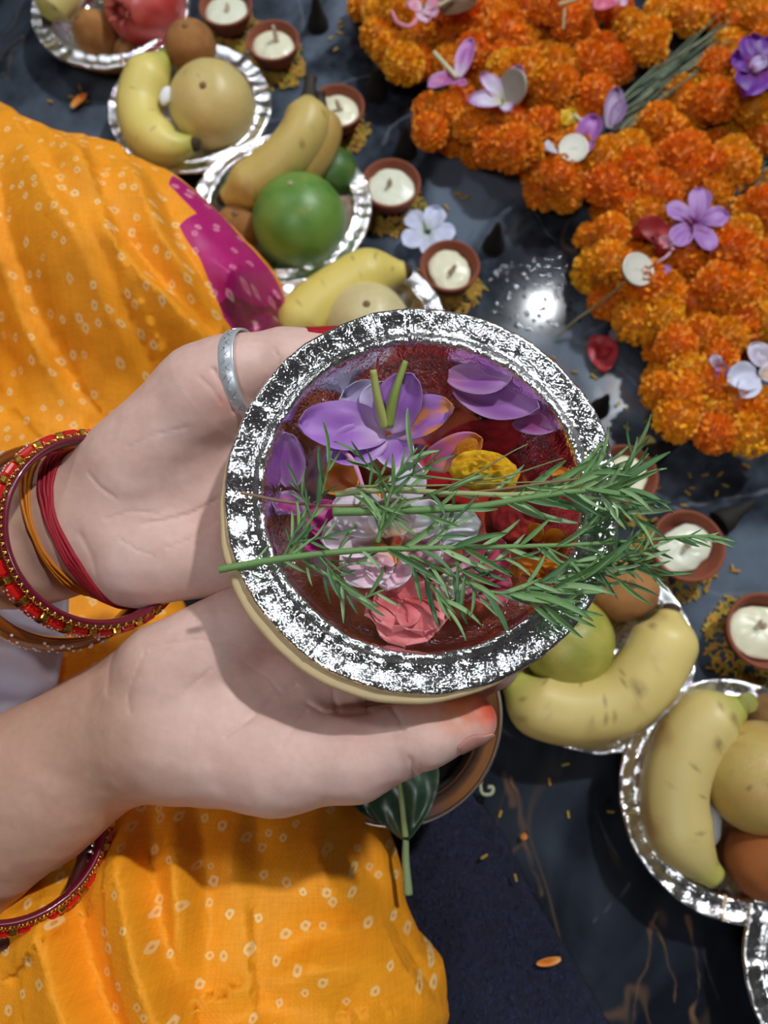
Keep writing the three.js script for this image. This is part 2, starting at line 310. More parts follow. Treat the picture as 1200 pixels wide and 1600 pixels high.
function handField(bones, fingers, creases) {
  const fb = fingers.map(([a, b, c, d, r]) => [B(a, b, r + 1.2, r, 1, 4), B(b, c, r, r - 0.6, 1, 2), B(c, d, r - 0.6, r - 1.6, 1, 2)]);
  return (x, y, z) => {
    let d = 1e9;
    for (const o of bones) d = d > 1e8 ? boneDist(o, x, y, z) : smin(d, boneDist(o, x, y, z), o.k);
    for (const f of fb) { let q = boneDist(f[0], x, y, z); q = smin(q, boneDist(f[1], x, y, z), 0.003); q = smin(q, boneDist(f[2], x, y, z), 0.003); d = smin(d, q, 0.005); }
    if (d < 0.004 && d > -0.006) {
      const s = z / .295, u = x / s, v = y / s;
      for (const c of creases) {
        if (u < c.box[0] || u > c.box[1] || v < c.box[2] || v > c.box[3]) continue;
        const q = lineDist(c.p, u, v);
        if (q < 3 * c.w) d += c.depth * Math.exp(-q * q / (c.w * c.w)) * 0.62;
      }
      d += 0.00035 * nz(x * 130, y * 130, z * 130) + 0.0008 * nz(x * 38, y * 38, z * 38);
    }
    return d;
  };
}
const leftHand = handField(leftBones, leftFingers, leftCreases), rightHand = handField(rightBones, rightFingers, rightCreases);
const palmTone = lin('#deb9ae'), armTone = lin('#bf9681'), flush = lin('#cf8478'), stain = lin('#ea7a30'), redStain = lin('#dd4a20'), mottle = lin('#c99282');
const spot = (x, y, q) => { const s = .295 / q[2]; return [x * s, y * s]; };
function skinColour(fn) {
  return (x, y, z, c) => {
    c.copy(palmTone); fn(x, y, z, c);
    c.lerp(mottle, clamp(0.22 + 0.9 * fbm(x * 70, y * 70, z * 70, 3)) * 0.5);
    c.multiplyScalar(1 + 0.07 * nz(x * 420, y * 420, z * 420));
  };
}
const near = (x, y, z, q, r) => { const l = L(q[0], q[1], z); return 1 - smooth(0, r * MM, Math.hypot(x - l[0], y - l[1])); };
const leftSkin = skinColour((x, y, z, c) => {
  const px = x / z * FOCAL + 600; c.lerp(armTone, 1 - smooth(20, 190, px));
  c.lerp(flush, 0.55 * near(x, y, z, [352, 632], 7)); c.lerp(flush, 0.3 * near(x, y, z, [350, 830], 22)); c.lerp(flush, 0.25 * near(x, y, z, [320, 610], 16));
});
const rightSkin = skinColour((x, y, z, c) => {
  const px = x / z * FOCAL + 600, py = y / z * FOCAL + 800; c.lerp(armTone, 1 - smooth(120, 330, px - 0.25 * (py - 1100)));
  c.lerp(flush, 0.3 * near(x, y, z, [420, 1030], 20)); c.lerp(flush, 0.28 * near(x, y, z, [560, 1120], 18));
  c.lerp(stain, 0.95 * near(x, y, z, [718, 1092], 19) * smooth(-.3, .5, fbm(x * 200, y * 200, z * 200) + 0.3)); c.lerp(redStain, 0.9 * near(x, y, z, [768, 1108], 13)); c.lerp(stain, 0.4 * near(x, y, z, [660, 1095], 12));
});
const lo = (q, d) => L(q[0], q[1], d);
function handMesh(field, skin, box) { return paint(surfaceNets(field, box[0], box[1], 0.00125), skin); }
const leftGeo = handMesh(leftHand, leftSkin, [[-.445, -.075, .282], [.062, .09, .41]]);
const rightGeo = handMesh(rightHand, rightSkin, [[-.445, .015, .272], [.062, .34, .41]]);
const skinBump = dataTex(512, 512, (u, v) => {
  const a = Math.abs(Math.sin((u * 38 + 3 * fbm(u * 8, v * 8, 2)) * Math.PI)), b = Math.abs(Math.sin((v * 30 + u * 14 + 3 * fbm(u * 7, v * 7, 9)) * Math.PI));
  const q = 0.5 + 0.22 * Math.pow(a, .5) + 0.18 * Math.pow(b, .5) + 0.35 * nz(u * 90, v * 90, 3) - 0.2; return [q, q, q];
}, false);
const skinMat = phys({ vertexColors: true, roughness: 0.5, bumpMap: skinBump, bumpScale: 0.00006, sheen: 0.15, sheenRoughness: 0.5, sheenColor: new THREE.Color(0.9, 0.7, 0.62), specularIntensity: 0.7 });
const bodyGeo = mergeGeometries([leftGeo, rightGeo]).applyMatrix4(HELD).applyMatrix4(toPerson);
planarUV(bodyGeo, 1 / 0.035);
const body = mesh('body', bodyGeo, skinMat, person, 'fair hands and forearms with lined palms, fingertips stained orange');

// nails: patches lifted off the tip of a bone, around a direction
function nail(a, b, dir, r0, r1, t0, t1, halfAngle, lift) {
  const A = V(...L(...a)), Bv = V(...L(...b)), ax = Bv.clone().sub(A), len = ax.length(); ax.normalize();
  const d = V(...dir); d.addScaledVector(ax, -d.dot(ax)).normalize(); const s = ax.clone().cross(d);
  return sheet((u, v) => {
    const t = mix(t0, t1, u), an = (v - 0.5) * 2 * halfAngle * (0.82 + 0.25 * Math.sin(Math.PI * Math.min(1, u * 1.25)) - 0.35 * Math.pow(u, 8)), r = (t <= 1 ? mix(r0, r1, t) : r1 * Math.sqrt(Math.max(0.12, 1 - Math.pow((t - 1) * len / (r1 * MM * 1.15), 2)))) * MM + lift * MM;
    return A.clone().addScaledVector(ax, t * len).addScaledVector(d, Math.cos(an) * r).addScaledVector(s, Math.sin(an) * r);
  }, 14, 10, 0.0005).applyMatrix4(HELD).applyMatrix4(toPerson);
}
mesh('fingernail', nail([664, 1145, .290], [737, 1125, .288], [0.25, 0.93, -0.45], 12.8, 9.2, 0.62, 1.36, 0.78, 0.35), phys({ color: lin('#d59a8c'), roughness: 0.25, clearcoat: 0.4, clearcoatRoughness: 0.2 }), body, 'bare pink thumbnail');
mesh('fingernail', nail([442, 562, .307], [528, 548, .311], [0, -1, -0.16], 12, 9.4, 0.5, 1.35, 0.75, 0.45), phys({ color: lin('#b3101f'), roughness: 0.15, clearcoat: 1, clearcoatRoughness: 0.05 }), body, 'thumbnail with red polish');

// the saree: cloth over two folded legs, one continuous sheet with folds, in world metres
const W2 = (x, y, h = 0.1) => { const q = F(x, y, h); return [q.x, q.z]; };
const W3 = (x, y, h) => F(x, y, h).toArray();
const legs = [
  bone(W3(-420, 170, .06), W3(185, 445, .062), .085, .072, 1, .05), bone(W3(185, 445, .062), W3(330, 520, .045), .07, .05, 1, .04),
  bone(W3(-420, 1690, .05), W3(330, 1530, .062), .10, .082, 1, .06), bone(W3(330, 1530, .062), W3(462, 1560, .05), .082, .068, 1, .05),
  bone(W3(360, 1330, .05), W3(446, 1335, .045), .05, .05, 1, .05), bone(W3(-320, 860, .03), W3(110, 790, .03), .095, .06, 1, .08),
  bone(W3(-100, 1090, .03), W3(190, 1040, .02), .07, .05, 1, .06), bone(W3(-520, 200, .05), W3(-520, 1600, .05), .11, .11, 1, .08),
];
// pleats: a polyline seen from above, step height, width of the overhang, side
const pleats = [
  [.010, .035, [[205, 395], [222, 440], [262, 485], [330, 530], [375, 548]]], [.010, .03, [[228, 300], [258, 350], [285, 420], [322, 470], [352, 505]]],
  [.006, .04, [[20, 205], [110, 260], [180, 330], [205, 400]]], [.006, .04, [[40, 330], [50, 430], [75, 530], [120, 640]]], [.005, .035, [[95, 300], [150, 400], [190, 470], [230, 590]]],
  [.008, .03, [[240, 1240], [262, 1330], [300, 1430], [335, 1520], [350, 1620]]], [.009, .035, [[150, 1330], [175, 1420], [215, 1500], [290, 1610]]], [.007, .03, [[300, 1230], [330, 1320], [345, 1400], [352, 1510]]],
  [.010, .03, [[505, 1255], [512, 1300], [535, 1350], [575, 1400], [600, 1440]]], [.006, .03, [[400, 1240], [402, 1310], [412, 1380]]], [.006, .04, [[420, 1480], [500, 1450], [590, 1460], [650, 1500]]],
  [.014, .018, [[412, 424], [388, 440], [370, 462], [362, 490]]], [.005, .03, [[330, 1590], [420, 1540], [520, 1540]]], [.006, .03, [[95, 1480], [40, 1530], [-40, 1560]]], [.007, .03, [[420, 380], [395, 420], [372, 455], [350, 500]]],
].map(([h, w, pts]) => ({ h, w, low: pts[0][1] > 1000, p: pts.map(([x, y]) => W2(x, y, 0.1)) })).map((q) => ({ ...q, box: bounds(q.p, 3 * q.w) }));
function sideDist(pts, x, y) {                                          // signed distance to a polyline, negative on its right
  let best = 1e9, sign = 1;
  for (let i = 0; i + 1 < pts.length; i++) {
    const [ax, ay] = pts[i], dx = pts[i + 1][0] - ax, dy = pts[i + 1][1] - ay, t = clamp(((x - ax) * dx + (y - ay) * dy) / (dx * dx + dy * dy));
    const q = Math.hypot(x - ax - t * dx, y - ay - t * dy);
    if (q < best) { best = q; sign = dx * (y - ay) - dy * (x - ax) > 0 ? 1 : -1; }
  }
  return best * sign;
}
function endFade(pts, x, y) { const a = Math.hypot(x - pts[0][0], y - pts[0][1]), n = pts.length - 1, b = Math.hypot(x - pts[n][0], y - pts[n][1]); return smooth(0, .03, Math.min(a, b)); }
const clothField = (x, y, z) => {
  let d = 1e9; for (const o of legs) d = d > 1e8 ? boneDist(o, x, y, z) : smin(d, boneDist(o, x, y, z), o.k);
  if (d < 0.06 && d > -0.06) {
    let h = 0;
    for (const q of pleats) { if (x < q.box[0] || x > q.box[1] || z < q.box[2] || z > q.box[3]) continue; const s = sideDist(q.p, x, z); if (Math.abs(s) < 3 * q.w) { const up = smooth(-0.0055, 0.0055, s) * Math.exp(-Math.max(0, s) / q.w), lowr = Math.exp(-Math.pow(Math.min(0, s + 0.002) / (q.w * .35), 2)) * 0.4 * (1 - smooth(-0.0055, 0.0055, s)); h += (q.low ? 2.1 : 1.35) * q.h * (up - lowr) * (0.25 + 0.75 * endFade(q.p, x, z)); } }
    h += 0.0035 * fbm(x * 14 + 2 * z, y * 10, z * 14 - x * 4, 3) + 0.0006 * nz(x * 80, y * 80, z * 80);
    d -= h;
  }
  return Math.max(d, 0.001 - y);
};
const clothGeo = surfaceNets(clothField, [-.62, -.004, -.42], [.03, .19, .36], 0.0036, 0.03).applyMatrix4(toPerson);
// the dyed bandhani dots: small pale squares with an orange eye, in loose rows
const dots = [];
{ const r = rng(5); for (let row = 0; row < 13; row++) { const y0 = (row + 0.5) / 13; for (let k = 0; k < 15; k++) if (r() < 0.72) dots.push([(k + 0.5 + 0.55 * (r() - .5)) / 15, y0 + 0.03 * Math.sin(k * 0.9 + row * 1.7) + 0.016 * (r() - .5), 0.0115 + 0.005 * r(), r() * 1.2, 0.5 + 0.4 * r()]); } }
const dotGrid = {}; for (const d of dots) for (let i = -1; i <= 1; i++) for (let j = -1; j <= 1; j++) { const gx = (Math.floor(d[0] * 16) + i + 16) % 16, gy = (Math.floor(d[1] * 16) + j + 16) % 16; (dotGrid[gx + 16 * gy] ??= []).push(d); }
function dotMap(base, eye, pale, size) {
  const A = lin(base), E = lin(eye), Pl = lin(pale), o = new THREE.Color();
  return dataTex(size, size, (u, v) => {
    o.copy(A).multiplyScalar(1 + 0.08 * fb2(u * 16, v * 16, 3) + 0.09 * n2(u * 256, v * 32, 1) + 0.09 * n2(u * 32, v * 256, 2));
    for (const [dx, dy, r, an, k] of dotGrid[Math.floor(u * 16) + 16 * Math.floor(v * 16)] ?? []) {
      let x = u - dx, y = v - dy; x -= Math.round(x); y -= Math.round(y);
      const c = Math.cos(an), s = Math.sin(an), q = Math.pow(Math.pow(Math.abs(x * c + y * s), 3) + Math.pow(Math.abs(-x * s + y * c), 3), 1 / 3) / r * (1 + 0.4 * n2(u * 90, v * 90, dx * 40));
      o.lerp(Pl, (1 - smooth(0.75, 1.05, q)) * k); o.lerp(E, (1 - smooth(0.22, 0.42, q)) * 0.8);
    }
    return [toS(o.r), toS(o.g), toS(o.b)];
  }, true);
}
const weave = dataTex(256, 256, (u, v) => { const q = 0.5 + 0.25 * Math.sin(u * 128 * Math.PI) * Math.sin(v * 128 * Math.PI) + 0.3 * nz(u * 30, v * 6, 4) + 0.2 * nz(u * 120, v * 120, 9); return [q, q, q]; }, false);
// split off the magenta woven edge at the knee
const magenta = [[284, 300], [345, 330], [400, 385], [460, 430], [480, 560], [400, 540], [352, 505], [326, 440], [300, 400], [318, 370], [282, 330]].map(([x, y]) => W2(x, y, 0.09));
function inPoly(poly, x, y) { let c = false; for (let i = 0, j = poly.length - 1; i < poly.length; j = i++) { const [xi, yi] = poly[i], [xj, yj] = poly[j]; if ((yi > y) !== (yj > y) && x < (xj - xi) * (y - yi) / (yj - yi) + xi) c = !c; } return c; }
function splitGeo(geo, test) {                                        // triangles on the line are divided until the edge is smooth
  const P_ = geo.attributes.position, N_ = geo.attributes.normal, U_ = geo.attributes.uv, ix = geo.index.array, sides = [{ p: [], n: [], u: [] }, { p: [], n: [], u: [] }];
  const read = (i) => [P_.getX(i), P_.getY(i), P_.getZ(i), N_.getX(i), N_.getY(i), N_.getZ(i), U_.getX(i), U_.getY(i)], half = (a, b) => a.map((q, i) => (q + b[i]) / 2), where = (a) => test(a[0] - .3, a[2] - .05) ? 1 : 0;
  const put = (a, b, c, depth) => {
    const s = where(a) + where(b) + where(c);
    if (depth && s > 0 && s < 3) { const d = half(a, b), e = half(b, c), f = half(c, a); put(a, d, f, depth - 1); put(d, b, e, depth - 1); put(f, e, c, depth - 1); put(d, e, f, depth - 1); return; }
    const o = sides[s > 1 ? 1 : 0]; for (const q of [a, b, c]) { o.p.push(q[0], q[1], q[2]); o.n.push(q[3], q[4], q[5]); o.u.push(q[6], q[7]); }
  };
  for (let i = 0; i < ix.length; i += 3) put(read(ix[i]), read(ix[i + 1]), read(ix[i + 2]), 4);
  return sides.map((o) => { const g = new THREE.BufferGeometry(); g.setAttribute('position', new THREE.Float32BufferAttribute(o.p, 3)); g.setAttribute('normal', new THREE.Float32BufferAttribute(o.n, 3)); g.setAttribute('uv', new THREE.Float32BufferAttribute(o.u, 2)); return mergeVertices(g, 1e-6); });
}
const zari = [[352, 505], [390, 480], [420, 455], [470, 440], [480, 560], [400, 545]].map(([x, y]) => W2(x, y, 0.08));
planarUV(clothGeo, 1 / 0.145);
const [orangeGeo, restGeo] = splitGeo(clothGeo, (x, z) => inPoly(magenta, x + 0.0025 * nz(x * 40, 2, z * 40), z));
const [magGeo, zariGeo] = splitGeo(restGeo, (x, z) => inPoly(zari, x, z));
const clothBump = { bumpMap: weave, bumpScale: 0.0003 };
mesh('saree', orangeGeo, std({ map: dotMap('#f29a08', '#e58e12', '#f3cf8c', 1024), roughness: 0.72, ...clothBump }), person, 'orange saree with small pale tie-dyed squares');
mesh('saree_border', magGeo, std({ map: dotMap('#b0086a', '#c01868', '#e79ab0', 512), roughness: 0.5, ...clothBump }), person, 'magenta saree border with pale dots');
mesh('woven_edge', zariGeo, std({ map: dotMap('#8a2a50', '#c29a80', '#d0aaa0', 512), roughness: 0.35, metalness: 0.35, ...clothBump }), person, 'dark maroon woven metallic edge');
// sleeves over the ends of the forearms, outside the picture
for (const [a, b, r] of [[[-470, 872, .346], [-980, 980, .372], .047], [[-470, 1605, .346], [-960, 1990, .372], .049]]) {
  const A = V(...L(...a)), E = V(...L(...b)), g = tube([A, A.clone().lerp(E, .5), E], r, r, 30, 40, (t, q) => r * (1 + .03 * Math.sin(q * 5 + t * 9) + .03 * nz(t * 6, q, 3) - .03 * Math.exp(-t * 30))).applyMatrix4(HELD).applyMatrix4(toPerson);
  mesh('sleeve', g, std({ color: lin('#b0086a'), roughness: .6, bumpMap: weave, bumpScale: .0002 }), person);
}

// ---------------------------------------------------------------- foil-lined paper bowls
const crinkle = dataTex(512, 512, (u, v) => {
  const f = (k, s) => Math.abs(nz(u * k, v * k, s)), ang = 2 * Math.PI;
  const q = 0.5 + 0.55 * (Math.sqrt(f(14, 1)) - 0.45) * 0.6 + 0.4 * (Math.sqrt(f(34, 5)) - 0.45) * 0.5 + 0.1 * nz(u * 120, v * 120, 3);
  return [q, q, q];
}, false, THREE.MirroredRepeatWrapping);
const foilMat = phys({ color: new THREE.Color().setRGB(0.92, 0.93, 0.95), metalness: 1, roughness: 0.09, bumpMap: crinkle, bumpScale: 0.0005 });
const paperMat = std({ color: lin('#cdb489'), roughness: 0.85 });
const SLOPED = [[.0541, -.0070], [.0508, -.0140], [.0466, -.0225], [.0424, -.0310], [.0402, -.0346], [.0365, -.0362], [.0280, -.0366], [.0150, -.0366], [.0004, -.0366]];
const RIM = [[.0697, -.0028], [.0702, -.0010], [.0692, .0004], [.0672, .0002], [.0650, -.0006], [.0628, -.0011], [.0602, -.0010], [.0585, .0003], [.0570, .0004], [.0558, -.0014], [.0548, -.0070], [.0535, -.0140], [.0510, -.0225], [.0485, -.0310], [.0466, -.0345], [.0430, -.0362], [.0300, -.0366], [.0150, -.0366], [.0004, -.0366]];
function bowlShell(seed, nt, ns, k, inset, depthScale = 1, rough = 1, skew = [0, 0, 0]) {
  const r = rng(seed), creases = [], curve = new THREE.SplineCurve((rough > 1 ? RIM : [...RIM.slice(0, 10), ...SLOPED]).map(([a, b]) => new THREE.Vector2(a * k, b * k * depthScale)));
  for (let i = 0; i < (rough > 1 ? 46 : 30); i++) creases.push([r() * Math.PI * 2, (r() - 0.5) * 0.0022, 0.012 + 0.02 * r(), r()]);
  const pos = [], uv = [], idx = [];
  for (let i = 0; i <= ns; i++) {
    const s = Math.pow(i / ns, 1.0), q = curve.getPoint(s), onRim = 1 - smooth(.50, .62, s), wall = smooth(.45, .6, s) * (1 - smooth(.78, .9, s));
    for (let j = 0; j <= nt; j++) {
      const a = j / nt * Math.PI * 2, ca = Math.cos(a), sa = Math.sin(a);
      let y = q.y, rad = q.x;
      const crimp = Math.abs(((a * 44 / (Math.PI * 2) + 0.8 * nz(ca * 3, sa * 3, seed)) % 1 + 1) % 1 - 0.5) * 2;
      y += rough * onRim * (0.0009 * nz(ca * 4, sa * 4, seed) + 0.0011 * nz(ca * 8 + q.x * 40, sa * 8, seed + 3) - (rough > 1 ? 0.0006 : 0.00012) * Math.pow(crimp, 9));
      rad += rough * (0.0006 * onRim * nz(ca * 6, sa * 6, seed + 9) + wall * (0.0007 * (rough > 1 ? 1 : 0.25) * (Math.pow(crimp, 2) - 0.4) + 0.0012 * nz(ca * 3, sa * 3, q.y * 60 + seed)));
      for (const [c, h, w, far] of creases) { let d = Math.abs(a - c); d = Math.min(d, Math.PI * 2 - d); if (d < w && s < 0.62) { const f = 1 - d / w; y += rough * h * f * f * onRim * (0.35 + 0.65 * smooth(far - 0.5, far, s / 0.6)); } }
      y += rough * (1 - smooth(.0, .05, Math.abs(s - 0.9))) * 0.0004 * nz(ca * 9, sa * 9, seed);
      pos.push(rad * ca, y - inset * (s > 0.55 ? (s > 0.8 ? 1 : 0.4) : 1), rad * sa);
      const rr = 0.02 + (1 - s) * 0.075; uv.push(0.5 + rr * ca * 16, 0.5 + rr * sa * 16);
      if (inset && s > 0.5 && s < 0.85) { pos[pos.length - 3] += inset * ca; pos[pos.length - 1] += inset * sa; }
      { const w = (1 - smooth(.10, .36, s)) * (.12 + .88 * smooth(.25, .95, Math.cos(a - 2.2))), n = pos.length; pos[n - 3] += skew[0] * w; pos[n - 2] += skew[1] * w; pos[n - 1] += skew[2] * w; }
      if (i < ns && j < nt) { const b = i * (nt + 1) + j; idx.push(b, b + 1, b + nt + 1, b + 1, b + nt + 2, b + nt + 1); }
    }
  }
  const g = new THREE.BufferGeometry(); g.setAttribute('position', new THREE.Float32BufferAttribute(pos, 3)); g.setAttribute('uv', new THREE.Float32BufferAttribute(uv, 2)); g.setIndex(idx);
  g.computeVertexNormals();
  const n = g.attributes.normal; for (let i = 0; i <= ns; i++) { const a = i * (nt + 1), b = a + nt; const m = V(n.getX(a) + n.getX(b), n.getY(a) + n.getY(b), n.getZ(a) + n.getZ(b)).normalize(); n.setXYZ(a, m.x, m.y, m.z); n.setXYZ(b, m.x, m.y, m.z); }
  return g;
}
// the held bowl
const heldAt = P(661, 768, 0.2805);
const held = thing('foil_bowl', 'large silver foil bowl held up in both hands, full of flowers in red liquid', 'bowl', heldAt);
held.rotation.set(5.5 * Math.PI / 180, 0, -1.5 * Math.PI / 180);
mesh('foil_lining', bowlShell(11, 440, 64, 1, 0, 1, .8), foilMat, held, 'crumpled silver foil lining');
mesh('paper_shell', bowlShell(11, 220, 40, 1, 0.0006, 1, .8, [-.0030, -.0022, .0036]), paperMat, held, 'beige paper underside');
held.scale.setScalar(1.03); held.updateMatrixWorld(true);
const inBowl = (x, y, h) => {                                           // point of the bowl's own level h (metres below the rim) under a sight line
  const m = held.matrixWorld, n = V(0, 1, 0).transformDirection(m), o = V(0, -h, 0).applyMatrix4(m), e = V(0, EYE, 0), d = P(x, y, 1).sub(e);
  return e.clone().addScaledVector(d, o.clone().sub(e).dot(n) / d.dot(n));
};
// the liquid: vermilion powder dissolving in amber water, with lilac patches imitating reflections
{
  const LEVEL = -.0280, R = .0446, g = new THREE.CylinderGeometry(R, .0408, .0060, 180, 1);
  const top = new THREE.RingGeometry(0.0001, R, 180, 110).rotateX(-Math.PI / 2);
  const red = lin('#a81c28'), lilac = lin('#a58fa8'), amber = lin('#a8623e'), dark = lin('#7a2c1a'), or = lin('#e08a12');
  const ptn = (x, y, z, c) => {
    const f = fbm(x * 40, z * 40, 4, 4), q = fbm(x * 90 + 4, z * 90, 8, 4);
    c.copy(amber).lerp(dark, smooth(-.1, .3, q) * 0.8); c.lerp(lilac, smooth(.0, .3, fbm(x * 60 + 9, z * 60, 2, 3) + .25 * smooth(.02, .05, -x)) * .75); c.lerp(red, smooth(-0.012, 0.012, x + 0.02 * f - 0.004 * Math.sign(z)) * smooth(-.35, .1, f + 0.15) * (0.25 + 0.75 * smooth(0.012, -0.012, Math.abs(z + .012) - .016))); c.lerp(or, smooth(.16, .26, q + 0.25 * smooth(.015, .045, x) - 0.12) * 0.9);
  };
  const tp = top.attributes.position; for (let i = 0; i < tp.count; i++) tp.setY(i, 0.0002 * nz(tp.getX(i) * 120, 0, tp.getZ(i) * 120));
  top.computeVertexNormals(); paint(top, ptn); const side = g.translate(0, -.0031, 0); paint(side, ptn);
  const liquid = lone('red_liquid', mergeGeometries([top.toNonIndexed(), side.toNonIndexed()].map((q) => { q.deleteAttribute('uv'); return q; })), phys({ vertexColors: true, roughness: 0.08, clearcoat: 0.6, clearcoatRoughness: 0.04 }), 'red and amber liquid pooled in the held foil bowl', 'liquid');
  liquid.applyMatrix4(new THREE.Matrix4().makeTranslation(0, LEVEL, 0).premultiply(held.matrixWorld));
}
// bowls on the floor: [x, y, size, turn, label]
const floorBowls = [
  [172, 8, .92, 0.3, 'foil bowl at the top left corner holding the pomegranate'],
  [296, 164, .905, 1.9, 'foil bowl with a banana, a brown sapota and a round pale yellow fruit'],
  [440, 322, .95, 3.0, 'foil bowl with the green citrus fruit, beside the magenta saree border'],
  [556, 520, .93, 4.2, 'foil bowl mostly hidden behind the rim of the held bowl'],
  [929, 1013, .895, 5.1, 'foil bowl with a yellow-green lime, right under the held bowl'],
  [1150, 1245, .965, 0.9, 'foil bowl with a banana lying round two fruits at the right edge'],
  [1360, 1516, .98, 2.4, 'foil bowl cut by the lower right corner of the picture'],
];
const protoBowl = new THREE.Group(); {
  mesh('foil_lining', bowlShell(29, 200, 44, 1, 0, .82, 1.25), foilMat, protoBowl, 'crinkled silver foil lining'); mesh('paper_shell', bowlShell(29, 120, 30, 1, 0.0006, .82, 1.25), paperMat, protoBowl, 'beige paper underside');
}
const BOWL_H = .0366 * .82 + .0008;
const bowlSpots = floorBowls.map(([x, y, s, turn, label]) => {
  const h = BOWL_H * s, c = F(x, y, h), o = protoBowl.clone(); o.name = numbered('foil_bowl'); o.position.set(c.x, h, c.z); o.scale.setScalar(s); o.rotation.y = turn; scene.add(o);
  tag(o, label, 'bowl', 'foil bowls of fruit on the floor'); return c;
});

// ---------------------------------------------------------------- jewellery: bangles, thread, ring
const gold = phys({ color: lin('#d9a950'), metalness: 1, roughness: 0.22 }), redStone = phys({ color: lin('#c8140f'), roughness: 0.22, clearcoat: 0.7 }), maroon = phys({ color: lin('#6b0a26'), roughness: 0.3, clearcoat: 0.5 });
const crystal = phys({ color: lin('#f3dcd0'), roughness: 0.05, metalness: 0.35, clearcoat: 1 }), mirror = phys({ color: lin('#6e6a55'), metalness: 1, roughness: 0.08 });
// a ring frame in held space: centre, first axis in the picture plane, second axis towards the eye and sideways
function ringFrame(c, a1, a2) { const C = V(...L(...c)), u = V(...a1).normalize(), w = V(...a2); w.addScaledVector(u, -w.dot(u)).normalize(); return { C, u, w, n: u.clone().cross(w) }; }
const onRing = (f, a, r, off = 0) => f.C.clone().addScaledVector(f.u, Math.cos(a) * r).addScaledVector(f.w, Math.sin(a) * r).addScaledVector(f.n, off);
function ringTube(f, r, tubeR, wide, seg = 120) {                         // band of oval section
  const pos = [], idx = [], M = 12;
  for (let i = 0; i <= seg; i++) for (let j = 0; j <= M; j++) { const a = i / seg * Math.PI * 2, b = j / M * Math.PI * 2, q = onRing(f, a, (r.call ? r(a) : r) + Math.cos(b) * tubeR, Math.sin(b) * wide); pos.push(q.x, q.y, q.z); if (i < seg && j < M) { const k = i * (M + 1) + j; idx.push(k, k + 1, k + M + 1, k + 1, k + M + 2, k + M + 1); } }
  const g = new THREE.BufferGeometry(); g.setAttribute('position', new THREE.Float32BufferAttribute(pos, 3)); g.setIndex(idx); g.computeVertexNormals(); return g;
}
const boxAt = (f, a, r, off, w, h, d, round = 1) => {                     // small bevelled block on the ring, w along it, h across, d outward
  const s = new THREE.Shape(), x = w / 2, y = h / 2, b = Math.min(w, h) * 0.16 * round; s.moveTo(-x + b, -y); s.lineTo(x - b, -y); s.lineTo(x, -y + b); s.lineTo(x, y - b); s.lineTo(x - b, y); s.lineTo(-x + b, y); s.lineTo(-x, y - b); s.lineTo(-x, -y + b); s.closePath();
  const g = new THREE.ExtrudeGeometry(s, { depth: d * 0.6, bevelEnabled: true, bevelThickness: d * 0.4, bevelSize: b * 0.7, bevelOffset: -b * 0.7, bevelSegments: 2, steps: 1 });
  const out = f.u.clone().multiplyScalar(Math.cos(a)).addScaledVector(f.w, Math.sin(a)), tan = f.n.clone().cross(out);
  return g.applyMatrix4(new THREE.Matrix4().makeBasis(tan, f.n, out).setPosition(onRing(f, a, r, off)));
};
function stoneBangle(f, R, label, n, sgn) {
  const o = thing('stone_bangle', label, 'bangle', f.C.clone().applyMatrix4(HELD)), fix = new THREE.Matrix4().makeTranslation(-o.position.x, -o.position.y, -o.position.z).multiply(HELD);
  const put = (name, g, m, par, lab) => mesh(name, g.applyMatrix4(fix), m, par ?? o, lab);
  put('band', ringTube(f, R - .0016, .0018, .0052), maroon, null, 'glossy maroon inner band');
  for (let i = 0; i < n; i++) {
    const a = i / n * Math.PI * 2, st = put('red_stone', boxAt(f, a, R - .0006, sgn * -.0030, .0068, .0070, .0036), redStone);
    const dotsG = []; for (const [p, q] of [[-1, -1], [1, -1], [-1, 1], [1, 1], [0, 0]]) { const c = onRing(f, a + p * .0017 / R, R + .0029, sgn * -.0030 + q * .0017); dotsG.push(new THREE.IcosahedronGeometry(.00055, 1).translate(c.x, c.y, c.z)); }
    put('crystals', join(dotsG), crystal, st);
    const b = a + Math.PI / n, fr = put('gold_frame', boxAt(f, b, R - .0008, sgn * -.0030, .0032, .0078, .0036), gold);
    put('mirror_chip', boxAt(f, b, R + .0025, sgn * -.0030, .0019, .0052, .0005), mirror, fr);
  }
  const beads = []; const N = 150; for (let i = 0; i < N; i++) { const a = i / N * Math.PI * 2, c = onRing(f, a, R - .0004, sgn * .0036), t = onRing(f, a + .01, R - .0004, sgn * .0036).sub(c).normalize(); const g = new THREE.TorusGeometry(.00095, .00034, 5, 8); g.applyQuaternion(new THREE.Quaternion().setFromUnitVectors(V(0, 0, 1), t.clone().addScaledVector(f.n, i % 2 ? .9 : -.9).normalize())); beads.push(g.translate(c.x, c.y, c.z)); }
  put('gold_chain', join(beads), gold, null, 'fine gold link chain along the edge');
  return o;
}
